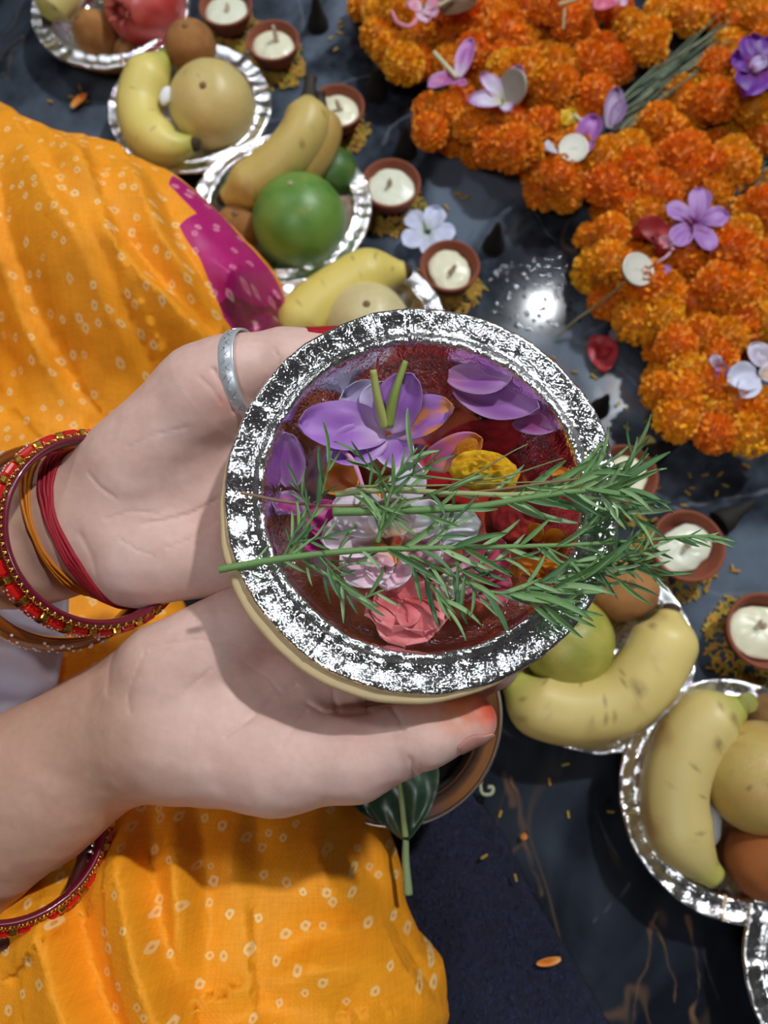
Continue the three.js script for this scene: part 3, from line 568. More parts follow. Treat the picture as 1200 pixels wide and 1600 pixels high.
function glitterBangle(f, R, tone, label, seed) {
  const o = thing('glitter_bangle', label, 'bangle', f.C.clone().applyMatrix4(HELD)), fix = new THREE.Matrix4().makeTranslation(-o.position.x, -o.position.y, -o.position.z).multiply(HELD), r = rng(seed);
  mesh('band', ringTube(f, R, .0030, .0072).applyMatrix4(fix), phys({ color: lin(tone), roughness: 0.16, clearcoat: 1, clearcoatRoughness: 0.05 }), o);
  const g = []; for (let i = 0; i < 190; i++) { const a = r() * Math.PI * 2, b = (r() - .5) * 2.6, c = onRing(f, a, R + Math.cos(b) * .0030, Math.sin(b) * .0072); g.push(new THREE.IcosahedronGeometry(.0005 + .0005 * r(), 0).translate(c.x, c.y, c.z)); }
  mesh('crystals', join(g).applyMatrix4(fix), crystal, o);
  return o;
}
const leftRing = ringFrame([156, 829, .305], [.277, .961, 0.02], [-.66, .2, -.72]);
stoneBangle(leftRing, .0385, 'red and gold square stone bangle tilted on the upper wrist', 26, -1);
glitterBangle(ringFrame([96, 852, .314], [.30, .954, 0.02], [-.66, .2, -.72]), .0400, '#7a3d0a', 'amber brown glitter bangle behind the stone bangle on the upper wrist', 3);
const rightRing = ringFrame([22, 1292, .317], [.62, .78, 0.0], [-.62, .46, -.64]);
stoneBangle(rightRing, .0372, 'red and gold square stone bangle hanging from the lower forearm', 26, -1);
glitterBangle(ringFrame([-18, 1322, .322], [.62, .78, 0.0], [-.70, .52, -.48]), .0385, '#4a2320', 'dark brown glitter bangle beside the stone bangle on the lower forearm', 4);
// the thread: strands that follow the skin of the wrist
function wrapStrand(f, off, tubeR, lo_, hi) {
  const pts = [];
  for (let i = 0; i <= 64; i++) {
    const a = mix(lo_, hi, i / 64), o = f.C.clone().addScaledVector(f.n, off + 0.0007 * Math.sin(a * 3 + off * 900)), dir = onRing(f, a, 1).sub(f.C);
    let t = .002; for (let k = 0; k < 60; k++) { const q = o.clone().addScaledVector(dir, t), d = leftHand(q.x, q.y, q.z); if (d > -.0001) break; t += Math.max(.0003, -d * 0.8); }
    pts.push(o.addScaledVector(dir, t + tubeR * 0.8));
  }
  return tube(pts, tubeR, tubeR, 90, 7);
}
{
  const f = ringFrame([146, 828, .320], [.33, .944, 0.0], [-.35, .1, -.93]), o = thing('wrist_thread', 'twisted red and orange thread tied round the upper wrist', 'thread', f.C.clone().applyMatrix4(HELD));
  const fix = new THREE.Matrix4().makeTranslation(-o.position.x, -o.position.y, -o.position.z).multiply(HELD);
  const redT = std({ color: lin('#a00a24'), roughness: 0.6 }), orT = std({ color: lin('#e08312'), roughness: 0.6 });
  for (let i = 0; i < 5; i++) mesh('red_strand', wrapStrand(f, -.0004 - i * .0011, .00080, 0.02, Math.PI * 2).applyMatrix4(fix), redT, o, 'deep red strand');
  for (let i = 0; i < 3; i++) mesh('orange_strand', wrapStrand(f, .0040 + i * .0011, .00070, 0.02, Math.PI * 2).applyMatrix4(fix), orT, o, 'orange strand');
}
{ // ring on the thumb
  const a = V(...L(360, 582, .306)), b = V(...L(442, 562, .301)), ax = b.clone().sub(a).normalize(), c = a.clone().lerp(b, 0.24), u = V(0, 1, 0).addScaledVector(ax, -ax.y).normalize(), f = { C: c, u, w: ax.clone().cross(u), n: ax };
  const o = thing('silver_ring', 'wide engraved silver ring on the upper thumb', 'ring', c.clone().applyMatrix4(HELD)), fix = new THREE.Matrix4().makeTranslation(-o.position.x, -o.position.y, -o.position.z).multiply(HELD);
  const tilt = new THREE.Quaternion().setFromAxisAngle(V(0, 0, 1), 0.06); for (const k of ['u', 'w', 'n']) f[k].applyQuaternion(tilt);
  const fit = (q) => { const d = onRing(f, q, 1).sub(f.C); let t = .006; for (let k = 0; k < 80; k++) { const w = f.C.clone().addScaledVector(d, t), e = leftHand(w.x, w.y, w.z); if (e > -.0001) break; t += Math.max(.0003, -e * .8); } return t; };
  const radii = Array.from({ length: 72 }, (_, i) => Math.min(fit(i / 72 * Math.PI * 2), .019)), seat = (q) => { let s = 0; for (let k = -6; k <= 6; k++) s += radii[((Math.round(q / (Math.PI * 2) * 72) + k) % 72 + 72) % 72]; return s / 13 + .0007; };
  mesh('band', ringTube(f, seat, .0008, .0033, 90).applyMatrix4(fix), phys({ color: lin('#d3d8e0'), metalness: 0.45, roughness: 0.34 }), o);
  const eng = []; for (let i = 0; i < 40; i++) for (const s of [-1, 1]) { const q = i / 40 * Math.PI * 2, p0 = onRing(f, q, seat(q) + .0008, 0), p1 = onRing(f, q + s * 0.09, seat(q + s * .09) + .0006, .0019 * (i % 2 ? 1 : -1)); eng.push(tube([p0, p1], .00022, .0001, 2, 5)); }
  mesh('engraving', join(eng).applyMatrix4(fix), phys({ color: lin('#eef2f6'), metalness: 1, roughness: 0.2 }), o);
}

// ---------------------------------------------------------------- fruit in the bowls
const waxy = (o) => phys({ vertexColors: true, roughness: 0.42, clearcoat: 0.15, clearcoatRoughness: 0.35, ...o });
const peelMat = waxy({ roughness: 0.48 }), citrusBump = dataTex(256, 256, (u, v) => { const q = 0.5 + 0.9 * Math.min(0, n2(u * 64, v * 64, 3) + 0.15) + 0.2 * n2(u * 20, v * 20, 5); return [q, q, q]; }, false);
const citrusMat = waxy({ bumpMap: citrusBump, bumpScale: 0.0006, roughness: 0.36 }), russetMat = std({ vertexColors: true, roughness: 0.9, bumpMap: citrusBump, bumpScale: 0.0005 }), barkMat = std({ color: lin('#3a2a1a'), roughness: 0.85 }), stalkMat = std({ vertexColors: true, roughness: 0.7 });
function sphereUV(g, s) { const p = g.attributes.position, uv = []; for (let i = 0; i < p.count; i++) { const v = V(p.getX(i), p.getY(i), p.getZ(i)).normalize(); uv.push((v.x * 1.3 + v.y * .4) * s, (v.z * 1.3 - v.y * .5) * s); } g.setAttribute('uv', new THREE.Float32BufferAttribute(uv, 2)); return g; }
function banana(path, r, o) {
  const pts = path.map(([x, y, h]) => F(x, y, h)), c = pts[Math.floor(pts.length / 2)].clone(); c.y = 0;
  const t = thing('banana', o.label, 'banana', c), rel = pts.map((p) => p.clone().sub(c));
  const curve = new THREE.CatmullRomCurve3(rel), base = lin(o.color ?? '#dcc76c'), green = lin(o.green ?? '#a9ad45'), brown = lin('#6b4a22'), tan = lin('#b5935a'), k = o.seed;
  const taper = (u) => Math.min(1, 0.42 + 0.58 * Math.pow(smooth(0, o.t0 ?? .2, u), .8)) * Math.min(1, 0.36 + 0.64 * Math.pow(smooth(0, o.t1 ?? .22, 1 - u), .8));
  const g = tube(rel, r, r, 56, 25, (u, a) => { const w = a + 0.3, ridge = Math.pow(Math.abs(Math.cos(w * 2.5)), 8); return r * taper(u) * (1 + 0.045 * ridge - 0.025 * Math.cos(w * 5) + 0.015 * nz(u * 7, a, k)); });
  const p = g.attributes.position, arr = g.attributes.uv;
  let n = 0; paint(g, (x, y, z, col, i) => {
    const u = arr.getY(i) / curve.getLength();
    col.copy(base).multiplyScalar(1 + 0.10 * fbm(x * 50, y * 50, z * 50 + k));
    col.lerp(green, 0.8 * Math.max(1 - smooth(0, .16, u), o.greenEnd ? 1 - smooth(0, .2, 1 - u) : 0));
    col.lerp(tan, (o.tan ?? .5) * smooth(.12, .32, fbm(x * 34 + k * 3, y * 34, z * 34, 4)));
    col.lerp(brown, 0.6 * smooth(.5, .62, nz(x * 260 + k, y * 260, z * 260) + 0.12 * nz(x * 500, y * 500, z * 500)) );
    for (const [su, sa, sr] of o.spots ?? []) { const cp = curve.getPointAt(su); const q = Math.hypot(x - cp.x - sa[0], z - cp.z - sa[1]) / sr; if (y > cp.y) col.lerp(brown, 0.7 * (1 - smooth(.3, 1, q)) * smooth(-.4, .3, nz(x * 260, y * 260, z * 260) + .2)); }
  });
  mesh('peel', g, peelMat, t);
  const d0 = curve.getTangentAt(0).negate(), d1 = curve.getTangentAt(1);
  const st = tube([rel[0].clone().addScaledVector(d0, -.004), rel[0].clone().addScaledVector(d0, .006), rel[0].clone().addScaledVector(d0, o.stem ?? .016).add(V(0, .002, 0))], r * .44, r * .27, 10, 10, (u) => r * mix(.44, .27, Math.min(1, u * 1.3)) * (u > .9 ? 1.15 : 1));
  mesh('stem', flat(st, lin(o.stemColor ?? '#8c8a3e')), stalkMat, t, 'short stem end');
  const tp = rel[rel.length - 1]; mesh('tip', tube([tp.clone().addScaledVector(d1, -.003), tp.clone().addScaledVector(d1, .005)], r * .38, r * .22, 4, 9), barkMat, t, 'dark blossom tip');
  return t;
}
function roundFruit(name, label, cat, at, r, o) {
  const t = thing(name, label, cat, at.clone().setY(at.y)), c0 = lin(o.color), c1 = lin(o.color2 ?? o.color), c2 = lin(o.spot ?? '#7a5a2a'), k = o.seed;
  const g = blob(48, 36, (v) => { const pole = Math.abs(v.y) > 0 ? Math.exp(-Math.pow(Math.hypot(v.x, v.z) / 0.22, 2)) : 0; const s = r * (1 + (o.lump ?? .02) * fbm(v.x * 2.2, v.y * 2.2, v.z * 2.2 + k, 3) - (o.dimple ?? .05) * pole); return V(v.x * s * (o.sx ?? 1), v.y * s * (o.sy ?? .95), v.z * s); });
  paint(sphereUV(g, o.pores ?? 2), (x, y, z, c) => {
    const q = fbm(x / r * 1.3 + k, y / r * 1.3, z / r * 1.3, 3); c.copy(c0).lerp(c1, smooth(-.2, .25, q)).multiplyScalar(1 + (o.grain ?? .08) * nz(x * 400, y * 400, z * 400));
    c.lerp(c2, (o.spots ?? .5) * smooth(.5, .64, nz(x * 170 + k, y * 170, z * 170)));
  });
  const tilt = new THREE.Group(); mesh('skin', g, o.mat ?? citrusMat, t).rotation.set(o.rx ?? 0, 0, o.rz ?? 0);
  if (o.scar !== false) { const s = blob(12, 6, (v) => V(v.x * .0026, v.y * .0012 + r * (o.sy ?? .95) * (1 - (o.dimple ?? .05)) + .0004, v.z * .0026)); mesh('stem_scar', flat(s, lin(o.scarColor ?? '#7a5a34')), stalkMat, t, 'small stem scar').rotation.set(o.rx ?? 0, 0, o.rz ?? 0); }
  return t;
}
// bowl at the top left corner
banana([[118, -52, .040], [98, -10, .038], [80, 14, .034], [74, 30, .030]], .0150, { seed: 1, label: 'banana cut off by the top edge, greenish end pointing down, beside a brown sapota', greenEnd: true, color: '#d3c97d', tan: .3 });
roundFruit('sapota', 'brown sapota in the top left bowl, next to the pomegranate', 'sapota', F(150, 53, .020), .0172, { seed: 2, color: '#a9763f', color2: '#96622f', mat: russetMat, sy: 1.1, rz: .5, grain: .14 });
{ const t = roundFruit('pomegranate', 'red pomegranate with an open crown in the top left bowl', 'pomegranate', F(224, 8, .034), .031, { seed: 3, color: '#b93a37', color2: '#d0605a', spot: '#8c2a24', sy: .93, scar: false, mat: waxy({ roughness: .3 }) });
  const dir = V(-.30, .52, .80).normalize(), q = new THREE.Quaternion().setFromUnitVectors(V(0, 1, 0), dir);
  const cup = mesh('crown', flat(new THREE.LatheGeometry([[.0062, -.002], [.0066, .003], [.0058, .006], [.0046, .006], [.004, .001], [.0005, .0005]].map(([a, b]) => new THREE.Vector2(a, b)), 22), lin('#7c2a22')), stalkMat, t, 'hollow dark calyx crown');
  cup.position.copy(dir).multiplyScalar(.0290); cup.quaternion.copy(q);
  for (let i = 0; i < 6; i++) { const a = i / 6 * Math.PI * 2, s = sheet((u, v) => V((v - .5) * .0062 * (1 - u * .85), .004 + u * .0075, .0062 + .004 * u * u), 6, 4, .0008); const m = mesh('sepal', flat(s, lin('#a8493c')), stalkMat, cup); m.rotation.y = a; } }
roundFruit('sapota', 'small brown sapota peeping out below the pomegranate', 'sapota', F(197, 80, .013), .0098, { seed: 4, color: '#b98350', color2: '#a06a3a', mat: russetMat });
// second bowl
banana([[258, 92, .048], [232, 122, .046], [219, 165, .040], [228, 205, .037], [262, 228, .038], [302, 226, .040]], .0172, { seed: 5, label: 'pale yellow banana curling round the round pale fruit, black tip to the right', greenEnd: true, color: '#dccb70', tan: .25, t1: .3 });
roundFruit('guava', 'round pale yellow guava inside the curl of a banana', 'guava', F(331, 166, .037), .0325, { seed: 6, color: '#d3ba74', color2: '#cdbd7c', spot: '#8a6a35', rx: .3, sy: .93 });
roundFruit('sapota', 'brown sapota resting on the bowl rim above the round pale guava', 'sapota', F(298, 72, .050), .0190, { seed: 7, color: '#a8743f', color2: '#8e5c2e', mat: russetMat, grain: .14 });
// third bowl
banana([[482, 160, .062], [478, 200, .062], [450, 242, .056], [404, 280, .046], [350, 310, .036]], .0165, { seed: 8, label: 'upright ridged banana with dark stem leaning out of the bowl above the green citrus', color: '#c9b063', green: '#c2ad62', tan: .8, stemColor: '#2e241b', stem: .02, t0: .16 });
banana([[500, 172, .056], [500, 212, .052], [476, 258, .044], [436, 292, .034]], .0152, { seed: 9, label: 'second banana joined behind the upright ridged banana', color: '#bb9a52', green: '#b59a55', tan: .9, stemColor: '#2e241b', stem: .012 });
roundFruit('sweet_lime', 'large green sweet lime with a yellow patch', 'sweet lime', F(468, 345, .040), .0335, { seed: 10, color: '#4f8230', color2: '#6d9440', spot: '#c3a24a', spots: .25, rx: -.25, rz: .12, scarColor: '#9a9a6a' });
roundFruit('lime', 'small dark green fruit half hidden behind the bananas', 'lime', F(520, 268, .026), .0185, { seed: 11, color: '#3f6a2a', color2: '#587a35', spot: '#6f5a2a' });
roundFruit('sapota', 'brown sapota between the green sweet lime and the magenta cloth', 'sapota', F(374, 356, .024), .0175, { seed: 12, color: '#ab7b46', color2: '#9c6c3a', mat: russetMat });
// bowl behind the held bowl
banana([[452, 545, .038], [470, 505, .040], [520, 462, .041], [580, 430, .041], [632, 424, .040]], .0190, { seed: 13, label: 'banana with brown flecks sticking out behind the upper edge of the held bowl', color: '#dac566', tan: .45, t1: .26, stem: .004 });
roundFruit('apple', 'pale cream fruit just showing above the held bowl rim', 'fruit', F(574, 508, .040), .0290, { seed: 14, color: '#d8cc9c', color2: '#d6c48e', spots: 0 });
// bowl under the held bowl
banana([[800, 1064, .030], [838, 1098, .032], [900, 1113, .034], [965, 1098, .036], [1010, 1055, .039], [1040, 1000, .041], [1048, 958, .040]], .0196, { seed: 15, label: 'large curved banana round the yellow-green lime, below the sprig tips', color: '#ddc77a', tan: .45, t0: .16, t1: .14, stem: .005, spots: [[.55, [.002, -.004], .006], [.17, [0, .004], .004]] });
roundFruit('sweet_lime', 'yellow-green sweet lime half covered by the held bowl', 'sweet lime', F(886, 1002, .034), .0285, { seed: 16, color: '#a3a346', color2: '#bfb255', spot: '#7d8a2a', spots: .3, scarColor: '#7f8f3a', rx: -.3 });
roundFruit('sapota', 'brown sapota under the sprig tips beside the yellow-green sweet lime', 'sapota', F(974, 922, .024), .0200, { seed: 17, color: '#a4713f', color2: '#b07c48', mat: russetMat, sx: 1.12 });
// bowl at the right edge
banana([[1153, 1105, .042], [1108, 1128, .042], [1070, 1178, .040], [1053, 1240, .038], [1062, 1300, .036], [1095, 1350, .032], [1118, 1372, .030]], .0190, { seed: 18, label: 'tall curved banana with bruised edge at the right side of the picture', color: '#d2bd78', tan: .75, greenEnd: true, t1: .3, t0: .16, stem: .006, spots: [[.12, [.003, .002], .005], [.28, [.007, .004], .005]] });
roundFruit('guava', 'large yellow guava cut by the right edge, beside a tall banana', 'guava', F(1186, 1214, .040), .0315, { seed: 19, color: '#c6a35a', color2: '#c9b064', spot: '#7a5f30', spots: .8 });
roundFruit('sapota', 'reddish brown sapota cut by the right edge, below the yellow guava', 'sapota', F(1196, 1344, .030), .0222, { seed: 20, color: '#a05c28', color2: '#8f4f22', mat: russetMat, scar: false });
roundFruit('sapota', 'brown sapota behind the top of the tall banana at the right edge', 'sapota', F(1206, 1132, .024), .0185, { seed: 21, color: '#8f6a3a', color2: '#7f5a2e', mat: russetMat, scar: false });
// lumps of camphor or cotton in the bowls
const cottonMat = std({ color: lin('#e2e4ea'), roughness: .9 });
const wad = (at, len, r, label) => { const g = blob(20, 14, (v) => V(v.x * r * (1 + .2 * nz(v.x * 2, v.y * 2, v.z * 2)), v.y * r, v.z * len)); const m = lone('cotton_wick', g, cottonMat, label, 'cotton wick'); m.position.copy(at); return m; };
wad(F(259, 150, .050), .0085, .0042, 'white cotton wick lying on the banana beside the pale guava').rotation.y = -.2;
wad(F(1110, 1290, .018), .012, .006, 'white cotton wick between the tall banana and the guava').rotation.y = -.15;

// ---------------------------------------------------------------- clay lamps on grain, incense cones
const clayBump = dataTex(128, 128, (u, v) => { const q = .5 + .3 * n2(u * 40, v * 40, 1) + .3 * n2(u * 14, v * 60, 2); return [q, q, q]; }, false);
const clay = std({ color: lin('#8a4a33'), roughness: 0.85, bumpMap: clayBump, bumpScale: .0004 }), ghee = phys({ vertexColors: true, roughness: .38, clearcoat: .3, clearcoatRoughness: .3 }), wickMat = std({ color: lin('#d9c9b0'), roughness: .9 }), burnt = std({ color: lin('#4a3a30'), roughness: .95 });
const cupGeo = new THREE.LatheGeometry([[.0001, 0], [.0115, 0], [.0140, .0016], [.0182, .0080], [.0212, .0158], [.0221, .0192], [.0214, .0203], [.0200, .0200], [.0190, .0175], [.0166, .0110], [.0120, .0060], [.0001, .0052]].map(([a, b]) => new THREE.Vector2(a, b)), 56);
const grainGeo = new THREE.CapsuleGeometry(.00095, .0036, 3, 6), grainMat = std({ color: lin('#b08d3a'), roughness: .75 });
function grains(name, label, pts, seed, group) {
  const m = new THREE.InstancedMesh(grainGeo, grainMat, pts.length), q = new THREE.Quaternion(), r = rng(seed), c = new THREE.Color();
  pts.forEach((p, i) => { q.setFromEuler(new THREE.Euler(Math.PI / 2 + (r() - .5) * .7, r() * 6.3, r() * 6.3, 'YXZ')); m.setMatrixAt(i, new THREE.Matrix4().compose(p, q, V(1, 1, 1).multiplyScalar(.8 + .4 * r()))); m.setColorAt(i, c.setRGB(.75 + .5 * r(), .75 + .45 * r(), .6 + .5 * r())); });
  m.name = numbered(name); m.castShadow = m.receiveShadow = true; scene.add(m); return tag(m, label, 'grain', group, 'stuff');
}
const lampSpots = [
  [352, 8, 1, 0.2, 'lamp cut by the top edge left of the strand of marigolds', .2, 1], [426, 62, .98, 1.2, 'clay lamp with white wick standing tall, second from the top', .95, .8], [526, 165, 1, 2.4, 'clay lamp with lumpy white wax beside the dark banana stem', .7, .9],
  [611, 285, 1.03, 4.0, 'clay lamp just right of the bowl with the green sweet lime', .55, 1], [703, 414, 1.0, 5.4, 'clay lamp overlapping the white flower on the floor', .6, .6], [978, 742, 1.0, .6, 'clay lamp mostly hidden behind the sprig tips at the held bowl rim', .4, .6],
  [1076, 852, 1.1, 3.1, 'clay lamp with half melted wax under the longest sprig tip', .4, .35], [1196, 985, 1.1, 1.9, 'clay lamp cut by the right edge above the banana bowl', .3, .7],
];
lampSpots.forEach(([x, y, s, turn, label, wickH, fill], i) => {
  const r = rng(100 + i), rest = .0035, top = F(x, y, .0200 * s + rest), t = thing('clay_lamp', label.replace(/^lamp/, 'clay lamp'), 'oil lamp', [top.x, rest, top.z], 'small clay lamps on the floor');
  mesh('clay_cup', cupGeo, clay, t); t.scale.setScalar(s); t.rotation.y = turn;
  const R = .0180, g = blob(40, 20, (v) => { const a = Math.atan2(v.z, v.x), e = R * (1 - .22 * (1 - fill) * (1 + Math.sin(a * 2 + i)) - .05 * nz(v.x * 3, v.z * 3, i * 3)); return V(v.x * e, .0125 + v.y * .0042 + (v.y > 0 ? .0022 * fbm(v.x * 2.4 + i, v.z * 2.4, i, 3) : 0), v.z * e); });
  mesh('wax', flat(g, lin(i % 3 ? '#e3e0c2' : '#dfe2cc')), ghee, t, 'pale hardened ghee');
  const base = V(.003 * Math.sin(i * 2), .0155, .002), tip = base.clone().add(V(.0018, .004 + .010 * wickH, -.0025));
  mesh('wick', tube([base, base.clone().lerp(tip, .5).add(V(.0006, 0, 0)), tip], .0026, .0012, 8, 8), i === 1 ? wickMat : wickMat, t, 'twisted cotton wick');
  const pts = []; for (let k = 0; k < 330; k++) { const a = r() * 6.283, q = .005 + .021 * s * Math.pow(r(), .55) + (r() < .12 ? .006 * r() : 0); pts.push(V(top.x - .001 + q * Math.cos(a), .0009 + .0024 * r() * (q < .020 ? 1 : .4), top.z + .004 + q * Math.sin(a))); }
  grains('grain_pile', 'heap of yellow rice grains under the ' + label.replace(/^clay /, ''), pts.filter((p) => Math.hypot(p.x - top.x, p.z - top.z) > .0115 * s), 300 + i, 'rice heaps under the lamps');
});
const soot = std({ color: lin('#17120f'), roughness: .8, bumpMap: clayBump, bumpScale: .0006 });
const coneGeo = new THREE.LatheGeometry([[.0001, 0], [.0082, 0], [.0090, .0022], [.0082, .0070], [.0060, .0120], [.0044, .0180], [.0030, .0250], [.0017, .0290], [.0003, .0296]].map(([a, b]) => new THREE.Vector2(a, b)), 28);
[[497, 42, 'incense cone near the top edge beside the first lamp', 1], [587, 148, 'incense cone between the dark banana stem and the marigolds', 1], [634, 238, 'incense cone behind the lamp next to the green sweet lime', .95], [771, 386, 'incense cone standing left of the sparkling wet patch', .95], [898, 430, 'incense cone touching the marigolds at the wet patch', .7], [936, 640, 'cone put in for a dark shadow just off the right rim of the held bowl', .8]].forEach(([x, y, label, s]) => {  // the last cone, off the right rim, stands in for a shadow
  const p = F(x, y, 0), t = thing('incense_cone', 'black ' + label, 'incense', p, 'black incense cones on the floor'); t.scale.setScalar(s);
  mesh('cone', coneGeo, soot, t); mesh('foot', new THREE.CylinderGeometry(.0088, .0094, .0022, 24).translate(0, .0011, 0), soot, t);
});
[[1152, 800, -.55, 'black incense cone lying right of the half melted lamp'], [1040, 700, -.5, 'black incense cone lying below the last marigold strand']].forEach(([x, y, turn, label]) => {
  const p = F(x, y, .007), t = thing('incense_cone', label, 'incense', p, 'black incense cones on the floor'); t.rotation.set(0, -turn, -Math.PI / 2 + .12, 'YXZ');
  mesh('cone', coneGeo.clone().translate(0, -.015, 0), soot, t); mesh('foot', new THREE.CylinderGeometry(.0088, .0094, .0022, 24).translate(0, -.0139, 0), soot, t);
});

// ---------------------------------------------------------------- marigold garlands
const petalMats = ['#ffa802', '#ff9c00', '#ffb208', '#fb9200', '#ffbc10'].map((c) => phys({ color: lin(c), vertexColors: true, roughness: .62, transmission: .24, thickness: 0 }));
function marigoldHead(seed) {
  const r = rng(seed), geos = [], R = .0166, N = 170, up = V(0, 1, 0), c = new THREE.Color();
  for (let i = 0; i < N; i++) {
    const y = 1 - 1.62 * (i + .5) / N, a = i * 2.39996 + .4 * (r() - .5), s = Math.sqrt(1 - y * y), dir = V(s * Math.cos(a), y, s * Math.sin(a));
    const out = dir.clone().add(V((r() - .5) * .9, (r() - .5) * .9, (r() - .5) * .9)).normalize(), side = V(r() - .5, r() - .5, r() - .5).cross(out).normalize(), nrm = out.clone().cross(side);
    const w = .0042 + .0024 * r(), len = .0042 + .0016 * r(), ph = r() * 6, cup = .0014 + .0012 * r(), root = dir.clone().multiplyScalar(R * (.76 + .1 * r())), pos = [], idx = [], nu = 3, nv = 4;
    for (let u = 0; u <= nu; u++) for (let v = 0; v <= nv; v++) {
      const t = u / nu, q = (v / nv - .5) * 2, ww = w * (.45 + .62 * t), ruffle = .0011 * Math.sin(q * 5 + ph) * t;
      const p = root.clone().addScaledVector(out, len * t * (1 - .16 * q * q) + (u === nu ? .0007 * Math.sin(q * 7 + ph) : 0)).addScaledVector(side, ww * q * .5).addScaledVector(nrm, cup * (q * q - .3) * (.4 + t) + ruffle);
      pos.push(p.x, p.y, p.z); if (u < nu && v < nv) { const k = u * (nv + 1) + v; idx.push(k, k + 1, k + nv + 1, k + 1, k + nv + 2, k + nv + 1); }
    }
    const g = new THREE.BufferGeometry(); g.setAttribute('position', new THREE.Float32BufferAttribute(pos, 3)); g.setIndex(idx); g.computeVertexNormals();
    const k = .78 + .34 * r(); flat(g, c.setRGB(k, k * (.90 + .22 * r()), k * .9)); geos.push(g);
  }
  const core = new THREE.IcosahedronGeometry(R * .84, 2); core.deleteAttribute('uv'); const ci = mergeVertices(core); ci.computeVertexNormals(); flat(ci, c.setRGB(.8, .7, .7)); geos.push(ci);
  return mergeGeometries(geos);
}
const heads = [41, 42, 43, 44, 45, 46].map(marigoldHead);
const strands = [
  ['marigold garland strand at the top, its end left of the pink petals', 0, [567, 9, 594, 26, 592, 58, 612, 82, 640, 34, 654, 66, 652, 104, 632, 100, 690, 40, 708, 66, 750, 57, 756, 22, 786, 28, 789, 54, 720, 20, 675, 12, 620, 8, 820, 12, 843, 38, 816, 76, 742, 84, 786, 92, 700, 96, 876, 66, 891, 36, 860, 14, 905, 10, 855, 92]],
  ['marigold garland strand ending beside the lilac petals with a coin', 1, [674, 178, 694, 172, 672, 205, 706, 216, 744, 236, 772, 230, 735, 196, 720, 160, 747, 116, 784, 140, 801, 188, 810, 208, 772, 180, 828, 138, 840, 172, 867, 136, 852, 104, 820, 112, 790, 110, 870, 98, 888, 106, 878, 130, 846, 200, 826, 226, 800, 232]],
  ['marigold garland strand with pink petals and dark grass along it', 2, [838, 258, 850, 298, 884, 302, 874, 276, 862, 232, 880, 208, 909, 166, 930, 150, 900, 190, 927, 130, 960, 104, 940, 76, 905, 50, 984, 42, 1020, 54, 1008, 76, 1032, 20, 1074, 26, 1110, 20, 1155, 14, 960, 14, 920, 96, 898, 236]],
  ['longest marigold garland strand under the purple orchid', 3, [924, 268, 942, 250, 960, 236, 984, 230, 1008, 200, 1028, 188, 1050, 212, 1062, 152, 1089, 170, 1098, 122, 1110, 138, 1119, 102, 1140, 80, 1164, 48, 1184, 28, 1119, 156, 1080, 232, 1030, 246, 1000, 258, 975, 262, 945, 290, 1158, 182, 1180, 166, 1186, 214, 1119, 230, 1143, 244, 1150, 262, 1105, 262, 1076, 262, 1060, 245, 1186, 120, 1160, 130, 1200, 60]],
  ['marigold garland strand carrying the mauve five-petal flower', 4, [924, 374, 930, 424, 952, 408, 956, 362, 978, 392, 952, 330, 988, 324, 993, 298, 1028, 304, 1012, 334, 1042, 284, 1074, 272, 1100, 284, 1050, 320, 948, 472, 994, 474, 996, 500, 1034, 460, 1036, 494, 1074, 444, 1084, 472, 1117, 418, 1120, 446, 1004, 440, 1160, 396, 1160, 364, 1190, 352, 1168, 334, 1194, 292, 1140, 390, 1190, 320, 1052, 380, 1030, 410, 1070, 400, 1110, 300, 1200, 400, 1128, 380]],
  ['lowest marigold garland strand carrying the white flower at the right edge', 5, [1038, 550, 1056, 540, 1040, 597, 1030, 612, 1075, 585, 1064, 618, 1075, 642, 1056, 656, 1116, 638, 1125, 662, 1118, 676, 1166, 656, 1170, 678, 1188, 636, 1146, 630, 1076, 514, 1096, 522, 1130, 488, 1150, 508, 1136, 526, 1090, 560, 1120, 558, 1092, 600, 1190, 450, 1184, 484, 1165, 440, 1150, 460, 1196, 666, 1200, 500, 1176, 540, 1110, 600]],
];
strands.forEach(([label, k, list]) => {
  const r = rng(700 + k), c0 = F(list[0], list[1], 0), t = thing('marigold_garland', label, 'garland', c0, 'marigold garlands in the upper right');
  const placed = [];
  for (let i = 0; i < list.length; i += 2) {
    const s = .74 + .26 * r(), base = .0150 * s + .004 * r(); let h = base;
    for (let k = 0; k < 9; k++) { const q = F(list[i], list[i + 1], h); if (placed.some((o) => o.distanceTo(q) < .0215) && h < base + .020) h += .003; else break; }
    const p = F(list[i], list[i + 1], h); placed.push(p.clone()); p.sub(c0); p.y = h;
    const m = mesh('marigold', heads[Math.floor(r() * heads.length)], petalMats[Math.floor(r() * petalMats.length)], t);
    m.position.copy(p); m.scale.set(s, s * .92, s); m.rotation.set((r() - .5) * 1.1, r() * 6.3, (r() - .5) * 1.1);
  }
  const line = []; for (let i = 0; i < list.length; i += 8) { const p = F(list[i], list[i + 1], .014).sub(c0); p.y = .012; line.push(p); }
  mesh('string', tube(line, .0006, .0006, 60, 5), std({ color: lin('#7a6a3a'), roughness: .9 }), t, 'cotton string through the flowers');
});

// ---------------------------------------------------------------- flowers and powders in the held bowl
const petalMat = phys({ vertexColors: true, roughness: .5, transmission: .22, thickness: 0, sheen: .25, sheenRoughness: .5, sheenColor: new THREE.Color(1, .9, 1) });
const stemMat = std({ vertexColors: true, roughness: .6 });
const IB = (q) => inBowl(q[0], q[1], q[2] ?? .01), FB = (q) => F(q[0], q[1], (q[2] ?? .03) + ((q[2] ?? .03) > .033 ? .008 : 0));
